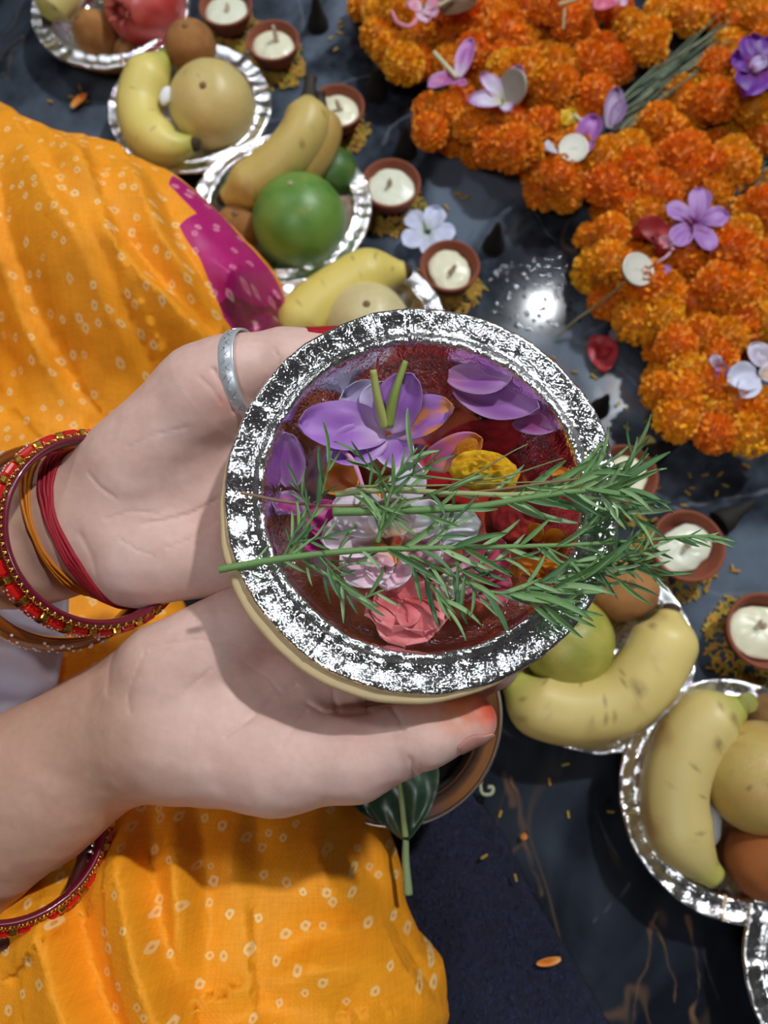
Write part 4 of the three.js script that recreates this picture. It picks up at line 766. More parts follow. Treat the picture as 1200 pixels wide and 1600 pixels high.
// one petal from base point to tip point: width and arch in metres, o.round moves the widest place, o.tip points it
function petalGeo(A, Bp, w, o, seed) {
  const mid = A.clone().lerp(Bp, .5), ax = Bp.clone().sub(A), len = ax.length(); ax.normalize();
  let up = V(0, 1, 0); if (o.face) up = V(...o.face); up.addScaledVector(ax, -up.dot(ax)).normalize();
  const side = ax.clone().cross(up); mid.addScaledVector(up, o.arch ?? len * .16);
  const c0 = lin(o.base ?? o.color), c1 = lin(o.color), c2 = lin(o.edge ?? o.color);
  const g = sheet((u, v) => {
    const q = (v - .5) * 2, t = u * u * (3 - 2 * u) * .3 + u * .7, p = A.clone().multiplyScalar((1 - t) * (1 - t)).addScaledVector(mid, 2 * t * (1 - t)).addScaledVector(Bp, t * t);
    const prof = Math.pow(Math.sin(Math.PI * Math.pow(clamp(.06 + .94 * u), o.round ?? 1.15)), o.blunt ?? .62) + .12 * (1 - u), wid = w * Math.max(prof, .03) * .5;
    p.addScaledVector(side, q * wid); p.addScaledVector(up, (o.cup ?? .22) * w * (q * q - .35) * (.35 + .65 * u) + .05 * w * Math.sin(q * 4 + seed * 3 + u * 5) * u + .10 * w * nz(u * 2.2 + seed, q * 1.6, seed * 2.3));
    if (o.tip) p.addScaledVector(ax, o.tip * len * u * u * (1 - Math.abs(q)) * .35);
    return p;
  }, 12, 10, .0005);
  const uvs = g.attributes.uv;
  return paint(g, (x, y, z, c, i) => { const u = uvs.getX(i), q = Math.abs(uvs.getY(i) - .5) * 2; c.copy(c0).lerp(c1, smooth(.05, .45, u)).lerp(c2, .9 * smooth(.55, 1, Math.max(u, q * .95))); const vein = .06 * Math.sin(uvs.getY(i) * 60 + 2 * u); c.multiplyScalar(1 + vein + .09 * nz(x * 260, y * 260, z * 260)); if (o.dust) c.lerp(lin(o.dust), .9 * smooth(.02, .25, fbm(x * 120, y * 120, z * 120) + .25 * (u - .35))); });
}
let petalSeed = 1;
function flower(name, label, cat, at, petals, o = {}) {
  const put = o.put ?? IB, c = put(at), t = thing(name, label, cat, c, o.group);
  for (const [a, b, w, opt] of petals) { const m = mesh('petal', petalGeo(put(a).sub(c), put(b).sub(c), w, { ...o, ...opt }, petalSeed++ * 1.37), petalMat, t, opt?.say); }
  for (const [pts, r0, r1, col] of o.stems ?? []) mesh('stem', flat(tube(pts.map((q) => put(q).sub(c)), r0, r1, 16, 8), lin(col)), stemMat, t, 'pale stem');
  return t;
}
flower('purple_flower', 'mauve flower with cream stems lying in the upper left of the held bowl', 'flower', [600, 672, .010], [
  [[602, 676, .011], [466, 664, .005], .0195, { arch: .005 }], [[600, 684, .012], [508, 716, .006], .016, { arch: .003 }], [[604, 672, .010], [646, 584, .000], .0175, { arch: .004, face: [-.3, .8, .5] }],
  [[614, 674, .011], [708, 634, .002], .0155, { arch: .003, dust: '#e08a10' }], [[596, 690, .013], [640, 728, .008], .014, { edge: '#e6d6f0' }], [[590, 660, .016], [536, 612, .012], .021, { color: '#b9a3d2', edge: '#cfc6e2' }], [[598, 650, .016], [596, 596, .011], .017, { color: '#b5a2cc', edge: '#d0c8e0' }],
  [[640, 700, .014], [664, 742, .010], .012, { color: '#b0408a', dust: '#c01a28' }],
], { color: '#a566c4', base: '#d8b6dc', edge: '#b47fd0', stems: [[[[583, 578, -.004], [590, 622, .001], [602, 668, .008]], .0013, .0020, '#a9ad62'], [[[634, 564, -.004], [618, 612, .000], [606, 666, .008]], .0011, .0021, '#8fa04a'], [[[524, 690, .007], [552, 722, .005], [568, 764, .006]], .0011, .0008, '#d78fb4']] });
flower('reflection_petals', 'added mauve petals in place of a purple reflection on the upper right wall of the held bowl', 'petals', [790, 610, .020], [[[712, 606, .012], [842, 642, .004], .0160, { arch: -.003 }], [[700, 588, .009], [800, 592, .003], .0130, { arch: -.003, edge: '#c79ad0' }], [[804, 656, .013], [870, 672, .004], .0110, { color: '#a04a8a' }]], { color: '#9a5aa8', base: '#b06aa0', edge: '#b887c4' });  // petals added to imitate a purple reflection in the foil wall
flower('purple_petal', 'pink petal dusted with orange powder beside the turmeric heap', 'petal', [700, 708, .010], [[[662, 726, .013], [752, 684, .009], .0125, { arch: .004, dust: '#e08a10', face: [0, .8, .5] }]], { color: '#cf5f9e', edge: '#d98cc0' });
flower('white_flower', 'white and pale pink ruffled flower in the middle of the held bowl', 'flower', [610, 830, .010], [
  [[650, 838, .012], [752, 818, .007], .0165, { color: '#f4f4fb', edge: '#fbfbff' }], [[620, 800, .013], [652, 722, .008], .0135, { color: '#ece8f6' }], [[600, 820, .012], [520, 786, .008], .018, {}], [[595, 838, .013], [502, 842, .009], .017, { color: '#ecc6dc' }],
  [[605, 850, .012], [540, 912, .008], .019, { color: '#f0bcd0' }], [[628, 848, .011], [690, 878, .006], .016, { color: '#e79bb6' }], [[616, 838, .010], [606, 776, .005], .0165, {}], [[630, 828, .010], [690, 796, .007], .015, { color: '#f6f2fa' }], [[612, 856, .011], [604, 922, .007], .017, { color: '#e9a0b8' }],
], { color: '#f0dcea', base: '#e6b888', edge: '#f8eef8' });
flower('reflection_petals', 'added dark mauve petals in place of reflections on the left wall of the held bowl', 'petals', [440, 700, .02], [[[456, 760, .012], [446, 676, .005], .012, { arch: -.002 }], [[466, 772, .014], [434, 802, .006], .012, { arch: -.003, color: '#a0307a' }]], { color: '#8a4a98', edge: '#a57cb4', base: '#7a3a80' });  // also added, as stand-ins for mauve reflections in the left foil wall
flower('magenta_petals', 'bright magenta petals at the left inside the held bowl', 'petals', [500, 820, .014], [[[546, 826, .016], [474, 802, .010], .0145, {}], [[530, 838, .017], [470, 850, .013], .012, {}]], { color: '#b01578', edge: '#cf3a98', base: '#8a0f50' });
flower('pink_petals', 'rose pink petals at the lower right inside the held bowl', 'petals', [760, 880, .012], [[[722, 872, .014], [800, 880, .007], .0185, { arch: .003 }], [[740, 890, .015], [790, 944, .009], .0155, {}], [[720, 880, .013], [730, 938, .009], .014, { color: '#e59ab0' }]], { color: '#cf4468', edge: '#e06a86', base: '#e8a0b4' });
flower('salmon_rose', 'salmon pink rose head near the lower wall of the held bowl', 'flower', [638, 952, .010], [
  [[648, 936, .017], [572, 958, .009], .0180, {}], [[636, 930, .016], [634, 1010, .005], .0215, { arch: .006 }], [[634, 938, .016], [702, 962, .008], .0190, {}], [[640, 960, .014], [604, 908, .010], .0180, {}], [[636, 960, .013], [676, 914, .009], .0175, {}], [[624, 934, .011], [612, 984, .004], .0170, { arch: .005 }], [[650, 934, .011], [662, 990, .003], .0165, { arch: .005 }],
], { color: '#e4696f', edge: '#ee8f92', base: '#dd5f5c', cup: .12, blunt: .36, round: 1.5 });
flower('white_bud', 'tiny cream bud beside the salmon rose', 'bud', [700, 918, .008], [[[706, 898, .008], [694, 940, .006], .009, {}], [[700, 900, .007], [712, 934, .005], .008, {}]], { color: '#e6d8c4', edge: '#f0e8e0' });
flower('marigold_petals', 'loose marigold petals floating at the right wall of the held bowl', 'petals', [866, 860, .018], [[[850, 850, .014], [886, 842, .005], .009, {}], [[850, 866, .014], [880, 890, .005], .009, {}], [[836, 880, .016], [862, 910, .008], .008, {}], [[868, 730, .011], [892, 742, .004], .010, {}], [[830, 838, .017], [848, 822, .012], .007, {}], [[822, 868, .018], [830, 900, .012], .008, {}]], { color: '#e8820c', edge: '#f2a21a' });
flower('marigold_petals', 'orange petals sunk under the sprigs in the middle of the held bowl', 'petals', [600, 880, .013], [[[560, 868, .014], [620, 884, .010], .012, {}], [[590, 896, .014], [640, 900, .010], .010, {}], [[505, 740, .019], [560, 762, .014], .014, { color: '#c8640c' }], [[620, 748, .016], [600, 790, .013], .012, {}]], { color: '#e2860e', edge: '#efa62a' });
const powderBump = dataTex(256, 256, (u, v) => { const q = .5 + .5 * n2(u * 64, v * 64, 2) + .35 * n2(u * 128, v * 128, 8); return [q, q, q]; }, false);
function powder(name, label, at, sx, sz, h, col, col2, turn, k) {
  const g = blob(64, 40, (v) => { const e = 1 + .16 * fbm(v.x * 2.4, v.z * 2.4, k, 3); return V(v.x * sx * e, Math.max(v.y, -.2) * h * (1 + .75 * fbm(v.x * 4.5, v.z * 4.5, k + 4, 5)), v.z * sz * e); });
  paint(sphereUV(g, 3), (x, y, z, c) => c.copy(lin(col)).lerp(lin(col2), smooth(-.2, .3, fbm(x * 160, y * 160, z * 160 + k, 3))));
  const m = lone(name, g, std({ vertexColors: true, roughness: 1, bumpMap: powderBump, bumpScale: .0003 }), label, 'powder'); m.position.copy(at); m.rotation.y = turn; return m;
}
powder('turmeric_powder', 'heap of yellow turmeric powder in the held bowl', IB([757, 738, .0065]), .0134, .0082, .0074, '#ffcc1e', '#fbb010', -.2, 2);
powder('turmeric_powder', 'small pinch of turmeric on the pink petal beside the heap', IB([728, 699, .0055]), .0052, .0030, .0018, '#e8930a', '#d97e06', .6, 5);
powder('vermilion_powder', 'wet red vermilion paste behind the turmeric heap', IB([748, 690, .0245]), .0165, .0090, .0050, '#a80f22', '#c42326', .2, 8);
powder('vermilion_powder', 'red vermilion patch at the right inside the held bowl, under the stems', IB([806, 800, .0255]), .0110, .0130, .0040, '#9c1c22', '#b8332a', .1, 11);

// ---------------------------------------------------------------- flowers, coins and petals on the garlands and floor
const onFloor = { put: FB };
const five = (x, y, h, r, n, turn, sq, w, opt) => Array.from({ length: n }, (_, i) => { const a = turn + i / n * Math.PI * 2; return [[x + 5 * Math.cos(a), y + 4 * Math.sin(a), h], [x + r * Math.cos(a), y + r * sq * Math.sin(a), h + .002], w, opt ?? {}]; });
flower('mauve_flower', 'mauve five-petal flower lying open on the marigolds', 'flower', [1087, 346, .040], five(1087, 346, .040, 52, 5, -.15, 1.0, .0155, { tip: .15 }), { ...onFloor, color: '#a86fc0', base: '#8a3a90', edge: '#b684cc', round: 1.6, cup: .1, arch: .002, stems: [[[[1087, 346, .038], [1087, 346, .0425]], .0022, .0012, '#6a1a60']] });
flower('white_flower', 'white five-petal flower on the floor above a clay lamp', 'flower', [668, 362, .008], five(668, 362, .007, 44, 5, .12, .95, .0165), { ...onFloor, color: '#cfd4ee', base: '#c5cfd0', edge: '#dfe4fa', round: 1.45, cup: .12, arch: .002, stems: [[[[667, 362, .009], [660, 338, .008], [655, 312, .004]], .0009, .0007, '#6f8a4a']] });
flower('purple_orchid', 'deep purple orchid on the marigolds at the right edge', 'flower', [1178, 104, .045], [
  [[1176, 108, .044], [1140, 92, .048], .0205, {}], [[1178, 104, .045], [1172, 56, .050], .0225, {}], [[1180, 104, .045], [1214, 70, .048], .022, {}], [[1178, 112, .044], [1164, 152, .048], .0235, {}], [[1184, 110, .044], [1216, 138, .046], .022, {}], [[1174, 110, .048], [1196, 92, .053], .011, { color: '#c9b0e0', edge: '#d8c8ec' }],
], { ...onFloor, color: '#62128f', base: '#8a2a60', edge: '#7622a6', cup: .2 });
flower('lilac_petals', 'lilac petals with a cream stem on the marigolds near the top', 'petals', [716, 112, .040], [[[716, 120, .040], [736, 62, .046], .0125, { base: '#e6d6ea' }], [[718, 122, .038], [668, 136, .042], .0135, { color: '#b44f98' }], [[712, 128, .038], [728, 134, .040], .008, { color: '#c8609e' }]], { ...onFloor, color: '#b05bb0', edge: '#d29ad2', stems: [[[[678, 82, .044], [698, 104, .044], [714, 122, .042]], .0016, .0019, '#cfc9a0']] });
flower('white_lilac_flower', 'white flower with lilac edges holding an upright coin on the marigolds', 'flower', [782, 150, .040], [[[784, 160, .040], [730, 160, .045], .0145, {}], [[782, 156, .040], [752, 116, .046], .0140, {}], [[788, 154, .040], [814, 106, .047], .0140, {}], [[788, 160, .040], [816, 146, .044], .013, { color: '#b36cba' }], [[786, 162, .040], [794, 176, .042], .010, {}]], { ...onFloor, color: '#d8cfe6', base: '#d5d6b0', edge: '#b768b4' });
flower('pink_flower', 'pale pink flower with a curled strand at the top edge on the marigolds', 'flower', [656, 14, .042], [[[660, 14, .042], [634, 8, .046], .013, {}], [[660, 16, .042], [664, 38, .045], .012, { color: '#e6c2d2' }], [[664, 12, .042], [690, 4, .046], .013, {}], [[662, 14, .042], [682, 28, .045], .011, { color: '#dcb6d2' }]], { ...onFloor, color: '#d98ba6', base: '#e8d0d8', edge: '#e2a4bc', stems: [[[[612, 18, .044], [622, 36, .045], [640, 42, .045], [652, 30, .045]], .0014, .0018, '#d98a9c']] });
flower('pink_petal', 'coral pink petal at the top edge on the marigolds', 'petal', [944, 8, .042], [[[966, -4, .042], [926, 14, .045], .018, {}], [[962, 0, .043], [978, 10, .045], .009, { color: '#e4d6ea' }]], { ...onFloor, color: '#d4597e', edge: '#e07a96' });
flower('lilac_petals', 'lilac bud and pale petals with a coin beside the dark grass', 'petals', [922, 206, .042], [[[908, 226, .040], [932, 182, .047], .0165, {}], [[900, 236, .040], [928, 222, .043], .012, { color: '#a84a98' }], [[868, 232, .040], [852, 234, .044], .012, { color: '#dcd6e4', base: '#dcd6e4', edge: '#e4e0ea' }], [[952, 200, .041], [964, 138, .048], .0135, { color: '#a790b4', base: '#b9a8c0', edge: '#8a6a94' }], [[956, 196, .042], [974, 158, .047], .010, { color: '#8a6f98' }]], { ...onFloor, color: '#ae62be', edge: '#bd7acb', stems: [[[[896, 180, .044], [912, 192, .044]], .0016, .0016, '#b9c29a']] });
flower('red_rose', 'dark red rose petals under the mauve five-petal flower', 'flower', [1022, 366, .036], [[[1046, 374, .034], [988, 360, .041], .0215, {}], [[1044, 370, .034], [1030, 396, .040], .0185, { color: '#7e1018' }], [[1044, 372, .034], [1082, 356, .040], .0185, {}], [[1046, 378, .036], [1112, 384, .036], .0150, { color: '#b0282e' }], [[1020, 380, .036], [1052, 386, .041], .011, { color: '#d98a96', base: '#dba0a8', edge: '#e2b4bc' }]], { ...onFloor, color: '#99131c', base: '#c84a54', edge: '#b02228', cup: .4 });
flower('lilac_petals', 'thin lilac petal beside the coin on the marigolds', 'petals', [1030, 424, .038], [[[1010, 438, .037], [1048, 418, .040], .0075, {}]], { ...onFloor, color: '#b070c0', stems: [[[[1024, 412, .040], [1040, 402, .042], [1052, 388, .040]], .0010, .0012, '#cfa0b4']] });
flower('white_petals', 'white petals with a purple one on the lowest marigolds', 'petals', [1164, 590, .040], [[[1184, 584, .040], [1136, 600, .043], .019, {}], [[1178, 590, .040], [1158, 622, .042], .014, {}], [[1192, 570, .040], [1172, 538, .044], .016, { color: '#cdbfd2' }], [[1188, 572, .04], [1212, 548, .043], .015, { color: '#d4c6d8' }], [[1134, 596, .038], [1118, 570, .042], .0105, { color: '#8f4a98', edge: '#a874b0', base: '#7e3a88' }], [[1126, 574, .037], [1108, 560, .041], .010, { color: '#9a7a9a' }], [[1188, 590, .041], [1214, 578, .042], .012, { color: '#d2b7a4' }]], { ...onFloor, color: '#d9d9ee', edge: '#e6e8fa' });
flower('red_petal', 'red rose petal lying flat on the floor near the held bowl rim', 'petal', [940, 548, .004], [[[940, 524, .003], [942, 582, .004], .0205, { arch: .003, round: .9 }], [[922, 546, .003], [958, 540, .005], .016, { arch: .002 }]], { ...onFloor, color: '#b3202c', base: '#c84a50', edge: '#bf2a34', cup: .12 });
flower('dry_petal', 'crumpled grey-white petal on the floor beside the red petal', 'petal', [966, 524, .003], [[[954, 516, .002], [978, 532, .004], .012, {}]], { ...onFloor, color: '#9aa0ac', edge: '#b0b6c2' });
flower('yellow_crumb', 'crumpled yellow petal on the floor right of the held bowl', 'petal', [1010, 694, .004], [[[998, 690, .002], [1022, 700, .005], .012, {}], [[1004, 700, .002], [1012, 682, .005], .010, {}]], { ...onFloor, color: '#bfa44a', edge: '#cdb968' });
flower('yellow_petal', 'bright yellow petal between two marigold strands', 'petal', [890, 186, .030], [[[876, 190, .038], [902, 180, .042], .013, {}]], { ...onFloor, color: '#e0b806', edge: '#f0d020' });
[[855, 1503, .010, 'orange marigold petal lying on the navy cloth', [[[876, 1498], [838, 1506], .0042]]], [747, 1216, .010, 'orange marigold petal with a pale curled end beside the steel plate', [[[738, 1196], [752, 1226], .0045]]], [125, 158, .004, 'orange petal on the floor beside the saree near the top left', [[[112, 168], [136, 148], .007]]], [884, 1275, .004, 'tiny orange crumb on the dark floor below the banana bowl', [[[814, 1306], [824, 1308], .0035]]]].forEach(([x, y, h, label, ps]) => flower('marigold_petal', label, 'petal', [x, y, h], ps.map(([a, b, w]) => [[...a, h], [...b, h + .001], w, {}]), { ...onFloor, color: '#e07a0e', base: '#f0b860', edge: '#ea8a14', arch: .002 }));
{ const c = F(760, 1230, .011), t = thing('curled_tendril', 'pale curled flower stem end beside the steel plate', 'stem', c); mesh('stem', flat(tube([[750, 1222], [754, 1240], [768, 1240], [770, 1230], [762, 1230]].map(([x, y]) => F(x, y, .011).sub(c)), .0009, .0012, 20, 7), lin('#a9ac8c')), stemMat, t); }
const coinMat = phys({ color: lin('#b9b6ab'), metalness: .6, roughness: .5 });
function coin(at, r, nrm, label) {
  const t = thing('coin', label, 'coin', at, 'coins on the marigolds');
  const d = new THREE.LatheGeometry([[.0001, .0007], [r * .86, .0007], [r * .89, .0010], [r * .97, .0010], [r, .0006], [r, -.0006], [r * .97, -.0010], [r * .89, -.0010], [r * .86, -.0007], [.0001, -.0007]].map(([a, b]) => new THREE.Vector2(a, b)), 48);
  mesh('disc', d, coinMat, t); const rel = []; for (let i = 0; i < 26; i++) { const a = i / 26 * 6.283; rel.push(new THREE.BoxGeometry(.0005, .0003, .0014).translate(0, .0008, r * .76).applyMatrix4(new THREE.Matrix4().makeRotationY(a))); } rel.push(new THREE.BoxGeometry(r * .5, .0003, .0008).translate(0, .0008, 0)); mesh('relief', join(rel), coinMat, t);
  t.quaternion.setFromUnitVectors(V(0, 1, 0), V(...nrm).normalize());
}
coin(F(997, 421, .054), .0120, [.25, 1, .2], 'coin lying flat on the marigolds left of the mauve flower');
coin(F(801, 137, .056), .0125, [-.75, .6, .5], 'coin leaning in the white flower with lilac edges');
coin(F(896, 232, .052), .0108, [-.1, 1, .25], 'coin lying between white and lilac petals');
flower('brown_leaf', 'dry brown leaf on the marigolds at the top edge', 'leaf', [712, 10, .045], [[[690, 18, .042], [746, -4, .046], .026, { arch: .006 }]], { ...onFloor, color: '#6a4526', edge: '#7a5230' });
const straw = (pts, r0, r1, col, label) => { const p = pts.map((q) => FB(q)), c = p[0].clone(), t = thing('straw', label, 'stem', c); mesh('stem', flat(tube(p.map((q) => q.sub(c)), r0, r1, 20, 7), lin(col)), stemMat, t); };
straw([[984, 434, .040], [940, 472, .030], [900, 500, .016], [868, 528, .003]], .0011, .0007, '#8c8458', 'thin dry grass stem reaching from the coin down to the wet floor');
straw([[872, 8, .052], [910, -4, .055]], .0014, .0012, '#c4b48c', 'pale dry stem on the marigolds at the top edge');
straw([[882, 14, .050], [880, 46, .046]], .0010, .0008, '#b3a57c', 'short dry stem pointing down on the marigolds near the top');
straw([[684, 10, .047], [712, -6, .05]], .0016, .0014, '#c9bd98', 'pale stub of stem beside the dry brown leaf');

// ---------------------------------------------------------------- green sprigs across the held bowl
const leafMats = ['#6f9a58', '#5a884f', '#86ad6e', '#4f7c4a', '#9abb85'].map((c) => phys({ color: lin(c), roughness: .55, transmission: .15, thickness: 0 }));
const leafGeos = [0, 1, 2, 3].map((k) => sheet((u, v) => { const q = (v - .5) * 2, w = .052 * Math.pow(Math.sin(Math.PI * Math.pow(clamp(.03 + .97 * u), .8)), .7) + .004; return V(q * w + [0, .16, -.16, .05][k] * u * u, .035 * Math.abs(q) * 1.2 + [.10, .05, .14, -.10][k] * Math.sin(u * 2.6), u); }, 9, 2, .012));
const stalkTones = { green: lin('#6f9355'), pale: lin('#a3ab72'), brown: lin('#8a6a52'), dark: lin('#557a48') };
function sprig(label, path, o) {
  const pts = path.map((q) => P(q[0], q[1], q[2] ?? .277)), c = pts[Math.floor(pts.length / 2)].clone(), t = thing('green_sprig', label, 'sprig', c, 'feathery green sprigs laid across the held bowl'), r = rng(o.seed);
  const rel = pts.map((p) => p.clone().sub(c)), curve = new THREE.CatmullRomCurve3(rel), N = UPV.clone();
  mesh('stem', flat(tube(rel, o.r0 ?? .0011, o.r1 ?? .0005, 60, 8), stalkTones[o.tone ?? 'green']), stemMat, t);
  const leaf = (at, dir, len) => {
    const m = mesh('leaf', leafGeos[Math.floor(r() * 4)], leafMats[Math.floor(r() * 5)], t), z = dir.clone().normalize(), up = N.clone().add(V((r() - .5) * 1.3, 0, (r() - .5) * 1.3)); up.addScaledVector(z, -up.dot(z)).normalize();
    m.quaternion.setFromRotationMatrix(new THREE.Matrix4().makeBasis(up.clone().cross(z), up, z)); m.position.copy(at); m.scale.set(len * (o.fat ?? 1), len, len);
  };
  const turn = (d, a, lift) => d.clone().applyAxisAngle(N, a).addScaledVector(N, lift);
  const MMP = .277 / FOCAL;
  for (const [t0, t1, n, l0, l1, spread = .7, side = 0] of o.leaves ?? []) for (let m = Math.ceil(n * .62), i = 0; i < m; i++) {
    const u = mix(t0, t1, (i + .3 * r()) / m), s = side || (i % 2 ? 1 : -1); leaf(curve.getPointAt(clamp(u)), turn(curve.getTangentAt(clamp(u)), s * (spread * (.55 + .7 * r())), (r() - .45) * .5), mix(l0, l1, r()) * MMP);
  }
  for (const [u, a, len, n, l0, l1] of o.twigs ?? []) {                  // side stems with their own leaves
    const p0 = curve.getPointAt(u), d = turn(curve.getTangentAt(u), a, .08), bend = (r() - .5) * .6, q = [p0, p0.clone().addScaledVector(d, len * MMP * .5), p0.clone().addScaledVector(d, len * MMP * .95).addScaledVector(d.clone().cross(N), bend * len * MMP * .35)];
    mesh('side_stem', flat(tube(q, .00055, .0003, 14, 6), stalkTones.dark), stemMat, t); const cv = new THREE.CatmullRomCurve3(q);
    for (let i = 0; i < n; i++) { const w = .25 + .75 * (i + .5) / n, s = i % 2 ? 1 : -1; leaf(cv.getPointAt(w), turn(cv.getTangentAt(w), s * (.25 + .5 * r()) * (i === n - 1 ? .2 : 1), (r() - .4) * .5), mix(l0, l1, r()) * MMP); }
  }
  return t;
}
const UPV = V(0, 1, .12).normalize();
sprig('longest green sprig, crossing the held bowl from palm to a clay lamp', [[342, 890, .271], [440, 873, .273], [560, 860, .275], [700, 856, .275], [800, 854, .274], [900, 851, .273], [1000, 845, .270], [1085, 838, .268], [1118, 838, .267]], {
  seed: 2, r0: .0014, r1: .0006, leaves: [[.02, .10, 2, 30, 60, .8], [.12, .32, 8, 45, 80, .9], [.34, .5, 9, 50, 95, .7], [.5, .72, 9, 45, 85, .6], [.74, .88, 8, 30, 60, .5], [.92, .995, 14, 24, 52, .45, -1], [.93, 1, 8, 22, 44, .35]],
  twigs: [[.13, 1.0, 75, 5, 30, 55], [.2, -1.0, 85, 5, 34, 60], [.36, -.8, 130, 7, 45, 80], [.42, .75, 70, 5, 40, 60], [.47, -1.1, 95, 6, 45, 75], [.66, -.5, 150, 8, 40, 75], [.7, .5, 90, 6, 40, 70], [.72, -.35, 130, 8, 34, 62]] });
sprig('thick stemmed green sprig whose leafy tip droops over the right rim of the held bowl', [[520, 800, .277], [620, 798, .276], [740, 792, .275], [840, 776, .273], [920, 766, .272], [985, 764, .268]], {
  seed: 4, r0: .0017, r1: .0010, leaves: [[.1, .5, 7, 40, 80, .5], [.58, .8, 10, 60, 120, .5], [.78, 1, 18, 60, 105, .6], [.9, 1, 10, 50, 80, 1.0, -1], [.9, 1, 6, 50, 80, 1.1, 1]], twigs: [[.78, .55, 90, 6, 40, 70], [.9, -.9, 80, 6, 44, 70], [.93, 1.0, 80, 5, 40, 60]] });
sprig('thin brown stemmed sprig lying from the left rim towards the turmeric heap', [[376, 770, .276], [460, 786, .277], [560, 790, .278], [680, 776, .277], [800, 762, .275], [905, 748, .272]], { seed: 6, tone: 'brown', r0: .0006, r1: .0005, leaves: [[.4, .95, 7, 30, 60, .45]], twigs: [[.35, .9, 60, 4, 30, 50]] });
sprig('pale cut stem sprig with leaves spreading over the white flower', [[524, 772, .278], [600, 766, .277], [700, 770, .276], [820, 772, .275], [930, 752, .272]], { seed: 8, tone: 'pale', r0: .0012, r1: .0009, leaves: [[.05, .5, 9, 40, 75, .8], [.6, 1, 10, 60, 95, .35]], twigs: [[.12, -.9, 70, 5, 34, 55]] });
sprig('small sprig standing up at the left over the mauve flower', [[432, 905, .276], [462, 850, .276], [492, 800, .276], [508, 752, .274], [518, 705, .272]], { seed: 10, r0: .0008, r1: .0004, leaves: [[.15, 1, 15, 34, 66, .5]], twigs: [[.3, -.9, 60, 5, 28, 46], [.5, .9, 60, 5, 28, 46]] });
sprig('sprig in the middle forking up towards the mauve flower stems', [[590, 848, .276], [604, 790, .274], [620, 745, .272], [652, 700, .270]], { seed: 12, r0: .0009, r1: .0004, leaves: [[.1, 1, 15, 36, 72, .7]], twigs: [[.5, 1.0, 80, 6, 30, 55], [.62, -.8, 70, 5, 30, 50]] });
sprig('sprig along the lower right wall of the held bowl, its leaves reaching the foil rim', [[640, 868, .276], [700, 895, .275], [760, 924, .274], [840, 924, .272], [915, 905, .270]], { seed: 14, r0: .0009, r1: .0005, leaves: [[.1, .5, 8, 50, 90, .8], [.5, 1, 18, 60, 110, .4]], twigs: [[.25, .8, 110, 6, 40, 70], [.6, -.35, 90, 6, 50, 80], [.55, .4, 90, 6, 44, 70]] });
sprig('feathery sprig tip over the brown sapota right of the held bowl', [[856, 860, .273], [880, 880, .272], [930, 884, .270], [990, 886, .268], [1036, 900, .267]], { seed: 16, r0: .0008, r1: .0004, leaves: [[.3, 1, 16, 34, 60, .5]], twigs: [[.45, .7, 80, 6, 28, 48], [.62, .6, 60, 5, 26, 44]] });
sprig('sprig curling inside the lower left wall of the held bowl', [[470, 872, .276], [500, 892, .277], [528, 908, .277], [560, 934, .277], [600, 922, .276]], { seed: 18, r0: .0008, r1: .0004, leaves: [[.05, 1, 14, 34, 64, .8]], twigs: [[.3, .9, 60, 4, 30, 50]] });
{ const g = (pts, col, label) => { const p = pts.map((q) => P(...q)), c = p[0].clone(), t = thing('grass_strand', label, 'grass', c); mesh('blade', flat(tube(p.map((q) => q.sub(c)), .0005, .0002, 24, 6), lin(col)), stemMat, t); };
  g([[680, 770, .276], [740, 742, .272], [800, 706, .270], [824, 694, .270]], '#8a8a5a', 'thin dry grass blade standing over the turmeric heap');
  g([[380, 922, .276], [410, 905, .274], [432, 886, .273]], '#b0a58c', 'pale cut stem end poking out over the lower left rim');
  g([[640, 742, .277], [760, 750, .275], [880, 716, .273]], '#7c8a55', 'thin green grass blade crossing the turmeric heap');
  g([[560, 760, .277], [700, 758, .276], [860, 752, .274]], '#86925a', 'thin grass blade lying under the sprig stems'); }
// dark grass lying between two marigold strands
function grassTuft(label, x0, y0, x1, y1, n, seed, group) {
  const r = rng(seed), c = F((x0 + x1) / 2, (y0 + y1) / 2, .01), t = thing('grass_tuft', label, 'grass', c, group), dx = x1 - x0, dy = y1 - y0, l = Math.hypot(dx, dy);
  for (let i = 0; i < n; i++) { const a = r() * .5, b = a + .35 + .4 * r(), s = (r() - .5) * 46, e = s + (r() - .5) * 30, Q = (k, w, h) => F(x0 + dx * k - dy / l * w, y0 + dy * k + dx / l * w, h).sub(c); mesh('blade', flat(tube([Q(a, s, .014 + .012 * r()), Q((a + b) / 2, (s + e) / 2, .020 + .014 * r()), Q(b, e, .012 + .012 * r())], .0010, .0003, 12, 5), lin(['#5d6f55', '#76846a', '#4a5a48', '#8a8a72'][i % 4])), stemMat, t); }
}
grassTuft('grey-green grass lying between two marigold strands under the top edge', 950, 195, 1135, 50, 46, 3);
grassTuft('dark green grass between the marigold strands beside the mauve flower', 1120, 320, 1205, 240, 16, 4);

